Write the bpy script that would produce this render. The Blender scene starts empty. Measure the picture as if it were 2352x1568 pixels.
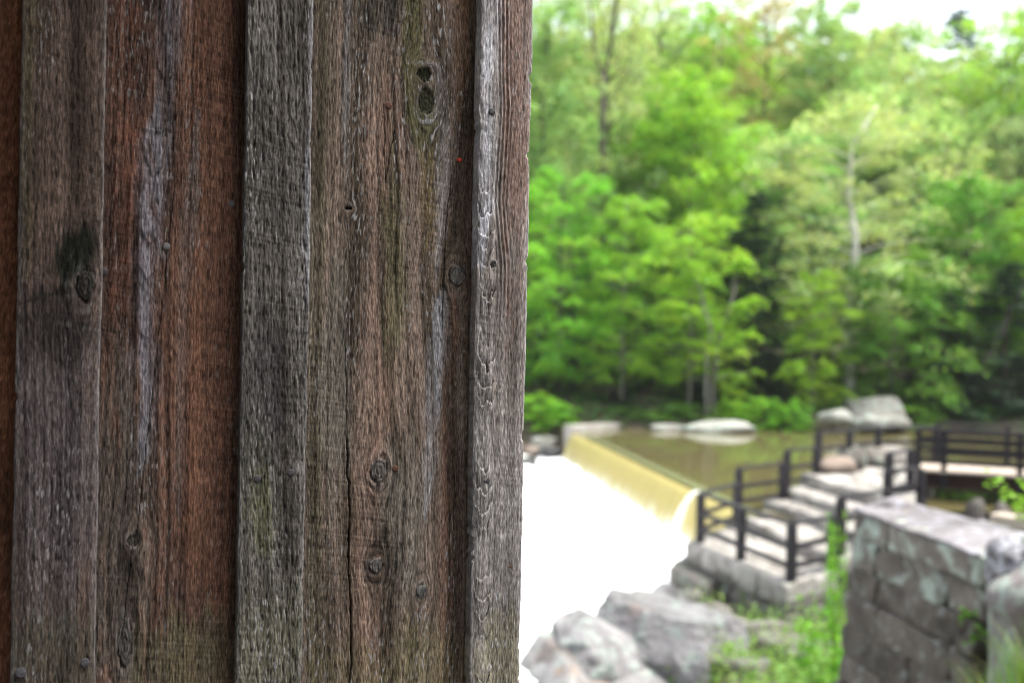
import bpy, bmesh, math, random
import numpy as np
from mathutils import Matrix, Vector, noise as mn

random.seed(7)
SC = bpy.context.scene
COL = SC.collection

# ------------------------------------------------------------------ camera
F, CX, CY = 2287.0, 1176.0, 784.0            # photograph measured at 2352 x 1568
ROLL = math.radians(1.05)
cs, sn = math.cos(ROLL), math.sin(ROLL)
cam_d = bpy.data.cameras.new('camera')
cam_d.lens = 35.0
cam_d.sensor_width = 36.0
cam_d.clip_start = 0.05
cam_d.clip_end = 3000
cam_d.dof.use_dof = True
cam_d.dof.focus_distance = 1.11
cam_d.dof.aperture_fstop = 3.8
cam = bpy.data.objects.new('camera', cam_d)
COL.objects.link(cam)
cam.matrix_world = Matrix.Rotation(math.pi / 2, 4, 'X') @ Matrix.Rotation(ROLL, 4, 'Z')
SC.camera = cam

# ------------------------------------------------------------------ light
SUN_EL, SUN_AZ = math.radians(68), math.radians(95)     # azimuth clockwise from +Y
world = bpy.data.worlds.new('World')
SC.world = world
world.use_nodes = True
wn, wl = world.node_tree.nodes, world.node_tree.links
wn.clear()
w_out = wn.new('ShaderNodeOutputWorld')
w_bg = wn.new('ShaderNodeBackground')
w_sky = wn.new('ShaderNodeTexSky')
w_sky.sky_type = 'NISHITA'
w_sky.sun_disc = False
w_sky.sun_elevation = SUN_EL
w_sky.sun_rotation = SUN_AZ
w_sky.air_density = 1.0
w_sky.dust_density = 2.5
w_hs = wn.new('ShaderNodeHueSaturation')
w_hs.inputs['Saturation'].default_value = 0.35          # thin bright overcast
wl.new(w_sky.outputs[0], w_hs.inputs['Color'])
wl.new(w_hs.outputs[0], w_bg.inputs['Color'])
w_bg.inputs['Strength'].default_value = 0.10
wl.new(w_bg.outputs[0], w_out.inputs['Surface'])

sun_d = bpy.data.lights.new('sun', 'SUN')
sun_d.energy = 1.5
sun_d.angle = math.radians(14)
sun_d.color = (1.0, 0.95, 0.86)
sun = bpy.data.objects.new('sun', sun_d)
COL.objects.link(sun)
sdir = Vector((math.sin(SUN_AZ) * math.cos(SUN_EL), math.cos(SUN_AZ) * math.cos(SUN_EL), math.sin(SUN_EL)))
sun.rotation_euler = sdir.to_track_quat('Z', 'Y').to_euler()
sun.location = (20, -10, 40)

vs = SC.view_settings
SC.display_settings.display_device = 'sRGB'
vs.view_transform = 'Standard'
vs.look = 'None'
vs.gamma = 1.0
vs.use_curve_mapping = False
vs.exposure = 2.4
SC.render.engine = 'CYCLES'
SC.cycles.use_denoising = True
SC.cycles.filter_width = 1.0
SC.cycles.max_bounces = 6
SC.cycles.diffuse_bounces = 4
SC.cycles.transmission_bounces = 4

# ------------------------------------------------------------------ helpers
def atd(x, y, d):
    """pixel of the photograph at depth d -> world point"""
    cx, cy = (x - CX) / F, (CY - y) / F
    return Vector((d * (cx * cs - cy * sn), d, d * (cx * sn + cy * cs)))

def atz(x, y, z):
    cx, cy = (x - CX) / F, (CY - y) / F
    return atd(x, y, z / (cx * sn + cy * cs))

_perm = np.random.RandomState(5).permutation(1024)
_perm = np.concatenate([_perm, _perm])
_ga = np.random.RandomState(6).rand(1024) * 2 * np.pi
_gx, _gy = np.cos(_ga), np.sin(_ga)
def pn(x, y, seed=0):
    x = np.asarray(x, float) + seed * 17.31
    y = np.asarray(y, float) + seed * 9.77
    x, y = np.broadcast_arrays(x, y)
    xi, yi = np.floor(x).astype(int), np.floor(y).astype(int)
    xf, yf = x - xi, y - yi
    u = xf * xf * xf * (xf * (xf * 6 - 15) + 10)
    v = yf * yf * yf * (yf * (yf * 6 - 15) + 10)
    def g(ix, iy, dx, dy):
        h = _perm[(_perm[ix & 1023] + iy) & 1023]
        return _gx[h] * dx + _gy[h] * dy
    a = g(xi, yi, xf, yf)
    b = g(xi + 1, yi, xf - 1, yf)
    c = g(xi, yi + 1, xf, yf - 1)
    d = g(xi + 1, yi + 1, xf - 1, yf - 1)
    return 1.5 * ((a * (1 - u) + b * u) * (1 - v) + (c * (1 - u) + d * u) * v)
def fbm(x, y, seed=0, octv=3, gain=0.5):
    t, a = 0.0, 1.0
    for i in range(octv):
        t = t + a * pn(np.asarray(x) * 2 ** i, np.asarray(y) * 2 ** i, seed + i * 3)
        a *= gain
    return t
def sstep(a, b, x):
    t = np.clip((x - a) / (b - a), 0, 1)
    return t * t * (3 - 2 * t)

def tag(o, label=None, cat=None, group=None, kind=None):
    if label: o['label'] = label
    if cat: o['category'] = cat
    if group: o['group'] = group
    if kind: o['kind'] = kind
    return o
def empty(name, loc=(0, 0, 0), label=None, cat=None, group=None):
    o = bpy.data.objects.new(name, None)
    o.empty_display_size = 0.2
    COL.objects.link(o)
    o.location = loc
    return tag(o, label, cat, group)
def link(name, me, mat=None, parent=None, loc=None, smooth=True):
    if mat is not None and len(me.materials) == 0:
        me.materials.append(mat)
    if smooth and len(me.polygons):
        me.polygons.foreach_set('use_smooth', np.ones(len(me.polygons), bool))
    o = bpy.data.objects.new(name, me)
    COL.objects.link(o)
    if parent is not None: o.parent = parent
    if loc is not None: o.location = loc
    return o
def pyd(name, V, Fc):
    me = bpy.data.meshes.new(name)
    me.from_pydata([tuple(v) for v in V], [], Fc)
    me.update()
    return me
def arr_mesh(name, V, Q, col=None):
    """V (n,3) float, Q (m,4) int quads"""
    me = bpy.data.meshes.new(name)
    n, m = len(V), len(Q)
    me.vertices.add(n)
    me.vertices.foreach_set('co', np.asarray(V, np.float32).ravel())
    me.loops.add(m * 4)
    me.loops.foreach_set('vertex_index', np.asarray(Q, np.int32).ravel())
    me.polygons.add(m)
    me.polygons.foreach_set('loop_start', np.arange(m, dtype=np.int32) * 4)
    me.polygons.foreach_set('loop_total', np.full(m, 4, np.int32))
    me.update(calc_edges=True)
    if col is not None:
        a = me.color_attributes.new('col', 'FLOAT_COLOR', 'POINT')
        c4 = np.ones((n, 4), np.float32)
        c4[:, :3] = col
        a.data.foreach_set('color', c4.ravel())
    return me

def box_mesh(name, sx, sy, sz, bev=0.0):
    bm = bmesh.new()
    bmesh.ops.create_cube(bm, size=1.0)
    bmesh.ops.scale(bm, vec=(sx, sy, sz), verts=bm.verts)
    if bev > 0:
        bmesh.ops.bevel(bm, geom=list(bm.edges), offset=bev, segments=1, affect='EDGES')
    me = bpy.data.meshes.new(name)
    bm.to_mesh(me); bm.free()
    return me
def beam(name, p, q, w, h, mat, parent, bev=0.008):
    """timber of width w and height h from p to q"""
    p, q = Vector(p), Vector(q)
    d = q - p
    me = box_mesh(name, d.length, w, h, bev)
    x = d.normalized()
    y = Vector((0, 0, 1)).cross(x)
    if y.length < 1e-4: y = Vector((0, 1, 0))
    y.normalize()
    z = x.cross(y)
    M = Matrix((x, y, z)).transposed().to_4x4()
    M.translation = (p + q) / 2
    me.transform(M)
    return link(name, me, mat, parent, smooth=False)

def hexa(name, C, rad=0.05, nz=0.02, seed=0, freq=3.0, n=3):
    """irregular stone block from 8 corners: C[0:4] bottom ring, C[4:8] top ring"""
    C = [Vector(c) for c in C]
    ax = [(C[1] - C[0]).length, (C[3] - C[0]).length, (C[4] - C[0]).length]
    rr = [min(0.45, rad / max(1e-3, a / 2)) for a in ax]
    lat = [[-1, -1 + r] + [(-1 + r) + (2 - 2 * r) * k / n for k in range(1, n)] + [1 - r, 1] for r in rr]
    N = n + 2
    idx, V = {}, []
    def vert(i, j, k):
        key = (i, j, k)
        if key in idx: return idx[key]
        p = [lat[0][i], lat[1][j], lat[2][k]]
        inn = [max(-1 + rr[a], min(1 - rr[a], p[a])) for a in range(3)]
        d = [(p[a] - inn[a]) / rr[a] for a in range(3)]
        L = math.sqrt(sum(t * t for t in d))
        if L > 1e-6:
            p = [inn[a] + rr[a] * d[a] / max(L, 1.0) for a in range(3)]
        u, v, w = [(t + 1) / 2 for t in p]
        b = (C[0] * (1 - u) * (1 - v) + C[1] * u * (1 - v) + C[2] * u * v + C[3] * (1 - u) * v)
        t = (C[4] * (1 - u) * (1 - v) + C[5] * u * (1 - v) + C[6] * u * v + C[7] * (1 - u) * v)
        P = b * (1 - w) + t * w
        s = P * freq + Vector((seed * 3.1, seed * 1.7, seed * 2.3))
        P = P + Vector((mn.noise(s), mn.noise(s + Vector((31, 7, 3))), mn.noise(s + Vector((5, 41, 13))))) * nz
        idx[key] = len(V)
        V.append(P)
        return idx[key]
    Fc = []
    for a in range(N):
        for b in range(N):
            Fc.append([vert(a, b, 0), vert(a, b + 1, 0), vert(a + 1, b + 1, 0), vert(a + 1, b, 0)])
            Fc.append([vert(a, b, N), vert(a + 1, b, N), vert(a + 1, b + 1, N), vert(a, b + 1, N)])
            Fc.append([vert(a, 0, b), vert(a + 1, 0, b), vert(a + 1, 0, b + 1), vert(a, 0, b + 1)])
            Fc.append([vert(a, N, b), vert(a, N, b + 1), vert(a + 1, N, b + 1), vert(a + 1, N, b)])
            Fc.append([vert(0, a, b), vert(0, a, b + 1), vert(0, a + 1, b + 1), vert(0, a + 1, b)])
            Fc.append([vert(N, a, b), vert(N, a + 1, b), vert(N, a + 1, b + 1), vert(N, a, b + 1)])
    return pyd(name, V, Fc)

def boulder_mesh(name, sx, sy, sz, seed, rough=0.28, sub=4, facet=0.0):
    bm = bmesh.new()
    bmesh.ops.create_icosphere(bm, subdivisions=sub, radius=1.0)
    off = Vector((seed * 7.3, seed * 3.9, seed * 5.1))
    rs = random.Random(seed)
    cuts = []
    for _ in range(20 if facet else 9):
        nrm = Vector((rs.gauss(0, 1), rs.gauss(0, 1), rs.gauss(0, 0.8))).normalized()
        cuts.append((nrm, rs.uniform(0.5, 0.8) if facet else rs.uniform(0.66, 0.9)))
    for v in bm.verts:
        p = v.co.copy()
        for nrm, d in cuts:                       # broken flat faces
            t = p.dot(nrm)
            if t > d: p -= nrm * (t - d) * (0.97 if facet else 0.6)
        r = 1 + rough * mn.noise(p * 1.3 + off) + rough * 0.4 * mn.noise(p * 3.4 + off) + rough * 0.15 * mn.noise(p * 9 + off) + (0.05 * abs(mn.noise(p * 4.5 - off)) + 0.03 * mn.noise(p * 14 + off) if facet else 0)
        v.co = Vector((p.x * r * sx, p.y * r * sy, p.z * r * sz))
    me = bpy.data.meshes.new(name)
    bm.to_mesh(me); bm.free()
    return me

def tube(V, Fc, pts, rads, k=6):
    base0 = len(V)
    for i, p in enumerate(pts):
        p = Vector(p)
        a = Vector(pts[max(i - 1, 0)]); b = Vector(pts[min(i + 1, len(pts) - 1)])
        t = (b - a).normalized()
        x = t.cross(Vector((0.31, 0.2, 0.93)) if abs(t.z) < 0.9 else Vector((1, 0.1, 0))).normalized()
        y = t.cross(x)
        for j in range(k):
            an = 2 * math.pi * j / k
            V.append(p + (x * math.cos(an) + y * math.sin(an)) * rads[i])
    for i in range(len(pts) - 1):
        for j in range(k):
            a = base0 + i * k + j
            b = base0 + i * k + (j + 1) % k
            Fc.append([a, b, b + k, a + k])
    V.append(Vector(pts[-1])); e = len(V) - 1
    s = base0 + (len(pts) - 1) * k
    for j in range(k):
        Fc.append([s + j, s + (j + 1) % k, e])

# ------------------------------------------------------------------ materials
def new_mat(name):
    m = bpy.data.materials.new(name)
    m.use_nodes = True
    nt = m.node_tree
    nt.nodes.clear()
    out = nt.nodes.new('ShaderNodeOutputMaterial')
    return m, nt, out
def N(nt, t, **kw):
    n = nt.nodes.new(t)
    for k, v in kw.items():
        if k in n.inputs.keys(): n.inputs[k].default_value = v
        else: setattr(n, k, v)
    return n
def ramp(nt, stops, src, interp='LINEAR'):
    r = nt.nodes.new('ShaderNodeValToRGB')
    r.color_ramp.interpolation = interp
    el = r.color_ramp.elements
    while len(el) < len(stops): el.new(0.5)
    for e, (p, c) in zip(el, stops):
        e.position = p
        e.color = (*c, 1) if len(c) == 3 else c
    nt.links.new(src, r.inputs['Fac'])
    return r
def mixc(nt, fac, a, b, mode='MIX'):
    m = nt.nodes.new('ShaderNodeMix')
    m.data_type = 'RGBA'; m.blend_type = mode
    for sock, val in ((m.inputs['Factor'], fac), (m.inputs['A'], a), (m.inputs['B'], b)):
        pass
    for i, val in ((0, fac), (6, a), (7, b)):
        if hasattr(val, 'is_output') or isinstance(val, bpy.types.NodeSocket): nt.links.new(val, m.inputs[i])
        elif isinstance(val, (int, float)): m.inputs[i].default_value = val
        else: m.inputs[i].default_value = (*val, 1)
    return m.outputs[2]

def stone_mat(name, c0, c1, lichen=(0.36, 0.42, 0.34), la=0.5, dark=(0.06, 0.05, 0.045), scale=1.0, rust=0.0, rough=0.9, bump=0.35):
    m, nt, out = new_mat(name)
    L = nt.links
    tc = N(nt, 'ShaderNodeTexCoord')
    oi = N(nt, 'ShaderNodeObjectInfo')
    add = N(nt, 'ShaderNodeVectorMath', operation='MULTIPLY_ADD')
    L.new(oi.outputs['Random'], add.inputs[0]); add.inputs[1].default_value = (37, 21, 17)
    L.new(tc.outputs['Object'], add.inputs[2])
    n1 = N(nt, 'ShaderNodeTexNoise', Scale=2.2 * scale, Detail=8.0, Roughness=0.65)
    n2 = N(nt, 'ShaderNodeTexNoise', Scale=5.5 * scale, Detail=6.0, Roughness=0.6, Distortion=0.4)
    n3 = N(nt, 'ShaderNodeTexNoise', Scale=26 * scale, Detail=6.0, Roughness=0.7)
    n4 = N(nt, 'ShaderNodeTexNoise', Scale=1.3 * scale, Detail=5.0, Roughness=0.6)
    for n in (n1, n2, n3, n4): L.new(add.outputs[0], n.inputs['Vector'])
    base = ramp(nt, [(0.3, c0), (0.7, c1)], n1.outputs[0])
    lm = ramp(nt, [(0.5 + 0.12 * (1 - la * 2), (0, 0, 0)), (0.62 + 0.12 * (1 - la * 2), (1, 1, 1))], n2.outputs[0])
    c = mixc(nt, lm.outputs[0], base.outputs[0], lichen)
    dm = ramp(nt, [(0.55, (0, 0, 0)), (0.72, (1, 1, 1))], n4.outputs[0])
    dmul = N(nt, 'ShaderNodeMath', operation='MULTIPLY'); L.new(dm.outputs[0], dmul.inputs[0]); dmul.inputs[1].default_value = 0.75
    c = mixc(nt, dmul.outputs[0], c, dark)
    if rust:
        n5 = N(nt, 'ShaderNodeTexNoise', Scale=1.7 * scale, Detail=5.0, Roughness=0.55)
        a2 = N(nt, 'ShaderNodeVectorMath', operation='ADD'); L.new(add.outputs[0], a2.inputs[0]); a2.inputs[1].default_value = (11, 4, 7)
        L.new(a2.outputs[0], n5.inputs['Vector'])
        rm = ramp(nt, [(0.56, (0, 0, 0)), (0.7, (rust, rust, rust))], n5.outputs[0])
        c = mixc(nt, rm.outputs[0], c, (0.32, 0.17, 0.08))
    fine = ramp(nt, [(0.25, (0.72, 0.72, 0.72)), (0.75, (1.2, 1.2, 1.2))], n3.outputs[0])
    c = mixc(nt, 1.0, c, fine.outputs[0], 'MULTIPLY')
    tint = N(nt, 'ShaderNodeMapRange'); L.new(oi.outputs['Random'], tint.inputs[0]); tint.inputs[3].default_value = 0.8; tint.inputs[4].default_value = 1.15
    c = mixc(nt, 1.0, c, tint.outputs[0], 'MULTIPLY')
    b = N(nt, 'ShaderNodeBsdfPrincipled', Roughness=rough)
    b.inputs['Specular IOR Level'].default_value = 0.3
    L.new(c, b.inputs['Base Color'])
    bp = N(nt, 'ShaderNodeBump', Strength=bump, Distance=0.03)
    mx = N(nt, 'ShaderNodeMath', operation='ADD'); L.new(n3.outputs[0], mx.inputs[0]); L.new(n2.outputs[0], mx.inputs[1])
    L.new(mx.outputs[0], bp.inputs['Height'])
    L.new(bp.outputs[0], b.inputs['Normal'])
    L.new(b.outputs[0], out.inputs['Surface'])
    return m

def plain_mat(name, c0, c1, scale=6, rough=0.8, stretch=(1, 1, 1), bump=0.15, spec=0.3):
    m, nt, out = new_mat(name)
    L = nt.links
    tc = N(nt, 'ShaderNodeTexCoord')
    mp = N(nt, 'ShaderNodeMapping'); mp.inputs['Scale'].default_value = stretch
    L.new(tc.outputs['Object'], mp.inputs[0])
    n1 = N(nt, 'ShaderNodeTexNoise', Scale=scale, Detail=7.0, Roughness=0.65)
    L.new(mp.outputs[0], n1.inputs['Vector'])
    r = ramp(nt, [(0.3, c0), (0.7, c1)], n1.outputs[0])
    b = N(nt, 'ShaderNodeBsdfPrincipled', Roughness=rough)
    b.inputs['Specular IOR Level'].default_value = spec
    L.new(r.outputs[0], b.inputs['Base Color'])
    bp = N(nt, 'ShaderNodeBump', Strength=bump, Distance=0.02); L.new(n1.outputs[0], bp.inputs['Height'])
    L.new(bp.outputs[0], b.inputs['Normal'])
    L.new(b.outputs[0], out.inputs['Surface'])
    return m

def leaf_mat(name, c, trans=0.4, tc_=None, rough=0.5):
    """col attribute holds each spray's own tint"""
    m, nt, out = new_mat(name)
    L = nt.links
    at = N(nt, 'ShaderNodeVertexColor', layer_name='col')
    oi = N(nt, 'ShaderNodeObjectInfo')
    hs = N(nt, 'ShaderNodeHueSaturation')
    mr = N(nt, 'ShaderNodeMapRange'); L.new(oi.outputs['Random'], mr.inputs[0])
    mr.inputs[3].default_value = 0.488; mr.inputs[4].default_value = 0.512
    L.new(mr.outputs[0], hs.inputs['Hue'])
    base = mixc(nt, 1.0, at.outputs[0], c, 'MULTIPLY')
    L.new(base, hs.inputs['Color'])
    d = N(nt, 'ShaderNodeBsdfPrincipled', Roughness=rough)
    d.inputs['Specular IOR Level'].default_value = 0.25
    L.new(hs.outputs[0], d.inputs['Base Color'])
    t = N(nt, 'ShaderNodeBsdfTranslucent')
    tcol = mixc(nt, 1.0, hs.outputs[0], tc_ or (1.02, 1.1, 0.6), 'MULTIPLY')
    L.new(tcol, t.inputs['Color'])
    mx = N(nt, 'ShaderNodeMixShader'); mx.inputs[0].default_value = trans
    L.new(d.outputs[0], mx.inputs[1]); L.new(t.outputs[0], mx.inputs[2])
    L.new(mx.outputs[0], out.inputs['Surface'])
    return m

def wood_mat():
    m, nt, out = new_mat('weathered_wood')
    L = nt.links
    at = N(nt, 'ShaderNodeVertexColor', layer_name='col')
    tc = N(nt, 'ShaderNodeTexCoord')
    mp = N(nt, 'ShaderNodeMapping'); mp.inputs['Scale'].default_value = (1000, 1000, 130)
    L.new(tc.outputs['Object'], mp.inputs[0])
    n1 = N(nt, 'ShaderNodeTexNoise', Scale=1.0, Detail=4.0, Roughness=0.6); L.new(mp.outputs[0], n1.inputs['Vector'])
    mp2 = N(nt, 'ShaderNodeMapping'); mp2.inputs['Scale'].default_value = (300, 300, 420); mp2.inputs['Rotation'].default_value = (0, 0.35, 0)
    L.new(tc.outputs['Object'], mp2.inputs[0])
    n2 = N(nt, 'ShaderNodeTexNoise', Scale=1.0, Detail=3.0, Roughness=0.6); L.new(mp2.outputs[0], n2.inputs['Vector'])
    r = ramp(nt, [(0.34, (0.45, 0.45, 0.45)), (0.5, (0.95, 0.95, 0.95)), (0.66, (1.75, 1.77, 1.8))], n1.outputs[0])
    c = mixc(nt, 1.0, at.outputs[0], r.outputs[0], 'MULTIPLY')
    b = N(nt, 'ShaderNodeBsdfPrincipled', Roughness=0.9)
    b.inputs['Specular IOR Level'].default_value = 0.12
    L.new(c, b.inputs['Base Color'])
    ad = N(nt, 'ShaderNodeMath', operation='MULTIPLY_ADD'); L.new(n2.outputs[0], ad.inputs[0]); ad.inputs[1].default_value = 0.35
    L.new(n1.outputs[0], ad.inputs[2])
    bp = N(nt, 'ShaderNodeBump', Strength=0.7, Distance=0.0008); L.new(ad.outputs[0], bp.inputs['Height'])
    L.new(bp.outputs[0], b.inputs['Normal'])
    L.new(b.outputs[0], out.inputs['Surface'])
    return m
WOOD = wood_mat()

# ------------------------------------------------------------------ terrain
def ys(x):   # edge of the near bank (towards the river)
    return np.interp(x, [-60, -6, 0.3, 1.5, 3.2, 3.9, 5.3, 7.8, 10.1, 14, 20, 70], [9, 12.5, 15.2, 18.2, 21.6, 22.3, 23.6, 25.9, 28.0, 29.0, 28.0, 24])
def yb(x):   # edge of the far bank
    return 45.6 + 0.12 * np.maximum(np.asarray(x, float) - 9, 0) + 0.5 * np.sin(np.asarray(x) * 0.7)
def H(x, y):
    x = np.asarray(x, float); y = np.asarray(y, float)
    left = np.interp(y, [2.2, 4, 6, 9, 12, 16, 20], [-1.65, -2.2, -3.3, -4.6, -5.2, -5.6, -5.7]) + 0.75 * sstep(2.3, 3.7, x) * sstep(8, 11, y)
    right = np.interp(y, [2.2, 5.5, 8.5, 9.6, 10.8, 17], [-1.65, -1.95, -2.1, -2.7, -5.0, -5.1])
    xb = np.interp(y, [3, 5.6, 7.2, 9, 10], [1.7, 2.6, 3.55, 3.4, 3.4])
    k = sstep(-0.15, 0.25, x - xb)
    hn = left * (1 - k) + right * k
    hn = np.where((x > 14) & (y > 9), hn + (-3.25 - hn) * sstep(15.5, 19, x), hn)
    q = ys(x) - y
    hn = np.where(q < 1.0, np.interp(q, [-1.6, -0.2, 1.0], [0, 0.75, 1.0]) * (hn + 6.3) - 6.3, hn)
    hf = np.interp(y - yb(x), [-4, -0.8, 0.3, 1.2, 8, 20, 58, 78, 200, 900], [-6.3, -5.0, -3.9, -3.3, -2.4, 1.5, 19, 21, 22, 22])
    hn = np.where(y < -11, hn + np.interp(-11 - y, [0, 4, 30, 60, 200], [0, 1.5, 17, 26, 30]), hn)   # unseen gorge slope raised behind the viewer to block low sky light
    h = np.where(y < yb(x) - 4, np.where(q > -1.6, hn, -6.3), hf)
    amp = np.where(y > yb(x) + 2, 0.5, 0.08)
    return h + amp * fbm(x * 0.35, y * 0.35, 3, 3)
def Hs(x, y): return float(H(np.array([x]), np.array([y]))[0])

def ground():
    xs = np.unique(np.concatenate([np.linspace(-400, -30, 20), np.linspace(-30, -4, 30), np.linspace(-4, 12, 90), np.linspace(12, 45, 50), np.linspace(45, 400, 20)]))
    yv = np.unique(np.concatenate([np.linspace(-200, -6, 16), np.linspace(-6, 30, 170), np.linspace(30, 60, 60), np.linspace(60, 140, 50), np.linspace(140, 900, 16)]))
    X, Y = np.meshgrid(xs, yv)
    Z = H(X, Y)
    V = np.stack([X, Y, Z], -1).reshape(-1, 3)
    nx = len(xs)
    i, j = np.meshgrid(np.arange(nx - 1), np.arange(len(yv) - 1))
    a = (j * nx + i).ravel()
    me = arr_mesh('ground', V, np.stack([a, a + 1, a + nx + 1, a + nx], -1))
    m, nt, out = new_mat('earth')
    L = nt.links
    tc = N(nt, 'ShaderNodeTexCoord')
    n1 = N(nt, 'ShaderNodeTexNoise', Scale=0.7, Detail=9.0, Roughness=0.7); L.new(tc.outputs['Object'], n1.inputs['Vector'])
    n2 = N(nt, 'ShaderNodeTexNoise', Scale=9.0, Detail=6.0, Roughness=0.7); L.new(tc.outputs['Object'], n2.inputs['Vector'])
    r = ramp(nt, [(0.3, (0.028, 0.022, 0.014)), (0.5, (0.06, 0.045, 0.028)), (0.62, (0.05, 0.055, 0.02)), (0.75, (0.09, 0.07, 0.045))], n1.outputs[0])
    r2 = ramp(nt, [(0.3, (0.6, 0.6, 0.6)), (0.7, (1.3, 1.3, 1.3))], n2.outputs[0])
    c = mixc(nt, 1.0, r.outputs[0], r2.outputs[0], 'MULTIPLY')
    b = N(nt, 'ShaderNodeBsdfPrincipled', Roughness=0.95); L.new(c, b.inputs['Base Color'])
    bp = N(nt, 'ShaderNodeBump', Strength=0.6, Distance=0.08); L.new(n2.outputs[0], bp.inputs['Height']); L.new(bp.outputs[0], b.inputs['Normal'])
    L.new(b.outputs[0], out.inputs['Surface'])
    tag(link('ground', me, m), 'brown earth and leaf litter of both river banks and the wooded hill', None, None, 'structure')
ground()

# ------------------------------------------------------------------ water
POND_Z, FOAM_Z = -3.9, -5.12
A_ = Vector((2.75, 43.2)); B_ = Vector((5.45, 22.9))         # weir crest, far end and near end
def water_mat(name, col, rough, bump, scale, spec=0.5):
    m, nt, out = new_mat(name)
    L = nt.links
    tc = N(nt, 'ShaderNodeTexCoord')
    mp = N(nt, 'ShaderNodeMapping'); mp.inputs['Scale'].default_value = (0.6, 1.4, 1); mp.inputs['Rotation'].default_value = (0, 0, 0.13)
    L.new(tc.outputs['Object'], mp.inputs[0])
    n1 = N(nt, 'ShaderNodeTexNoise', Scale=scale, Detail=3.0, Roughness=0.5); L.new(mp.outputs[0], n1.inputs['Vector'])
    b = N(nt, 'ShaderNodeBsdfPrincipled', Roughness=rough)
    b.inputs['Base Color'].default_value = (*col, 1)
    b.inputs['IOR'].default_value = 1.33
    b.inputs['Specular IOR Level'].default_value = spec
    bp = N(nt, 'ShaderNodeBump', Strength=bump, Distance=0.02); L.new(n1.outputs[0], bp.inputs['Height']); L.new(bp.outputs[0], b.inputs['Normal'])
    L.new(b.outputs[0], out.inputs['Surface'])
    return m
pond_pts = [A_, Vector((2.6, 50)), Vector((60, 58)), Vector((60, 20)), Vector((20, 24.0)), Vector((9.0, 24.0)), Vector((6.5, 22.5)), B_]
me = bpy.data.meshes.new('pond_water')
bm = bmesh.new(); bm.faces.new([bm.verts.new((p.x, p.y, POND_Z)) for p in pond_pts]); bmesh.ops.triangulate(bm, faces=bm.faces)
bm.to_mesh(me); bm.free()
tag(link('pond_water', me, water_mat('pond_water', (0.10, 0.087, 0.038), 0.06, 0.10, 1.6), smooth=False), 'still brown green mill pond behind the weir', None, None, 'structure')

def foam():
    xs = np.linspace(-26, 6.0, 150); yv = np.linspace(9, 47, 150)
    X, Y = np.meshgrid(xs, yv)
    # distance from the curtain's foot: the water boils up there
    t = (A_ - B_).normalized()
    nrm = Vector((t.y, -t.x));  nrm = nrm if nrm.x > 0 else -nrm
    dist = -((X - B_.x) * nrm.x + (Y - B_.y) * nrm.y)
    Z = FOAM_Z + 0.10 * fbm(X * 0.9, Y * 0.9, 11, 4) + 0.13 * np.exp(-((dist - 0.5) / 0.5) ** 2) * (0.7 + 0.6 * fbm(X * 2.2, Y * 2.2, 14, 3))
    V = np.stack([X, Y, Z], -1).reshape(-1, 3)
    i, j = np.meshgrid(np.arange(149), np.arange(149)); a = (j * 150 + i).ravel()
    a = a[(Y.ravel()[a] > ys(X.ravel()[a]) - 1.5)]
    me = arr_mesh('river_foam', V, np.stack([a, a + 1, a + 151, a + 150], -1))
    m = plain_mat('white_water', (0.78, 0.82, 0.83), (0.9, 0.92, 0.92), 2.5, 0.6, bump=0.3)
    tag(link('white_water', me, m), 'churning white water filling the river below the weir', None, None, 'structure')
foam()

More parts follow.
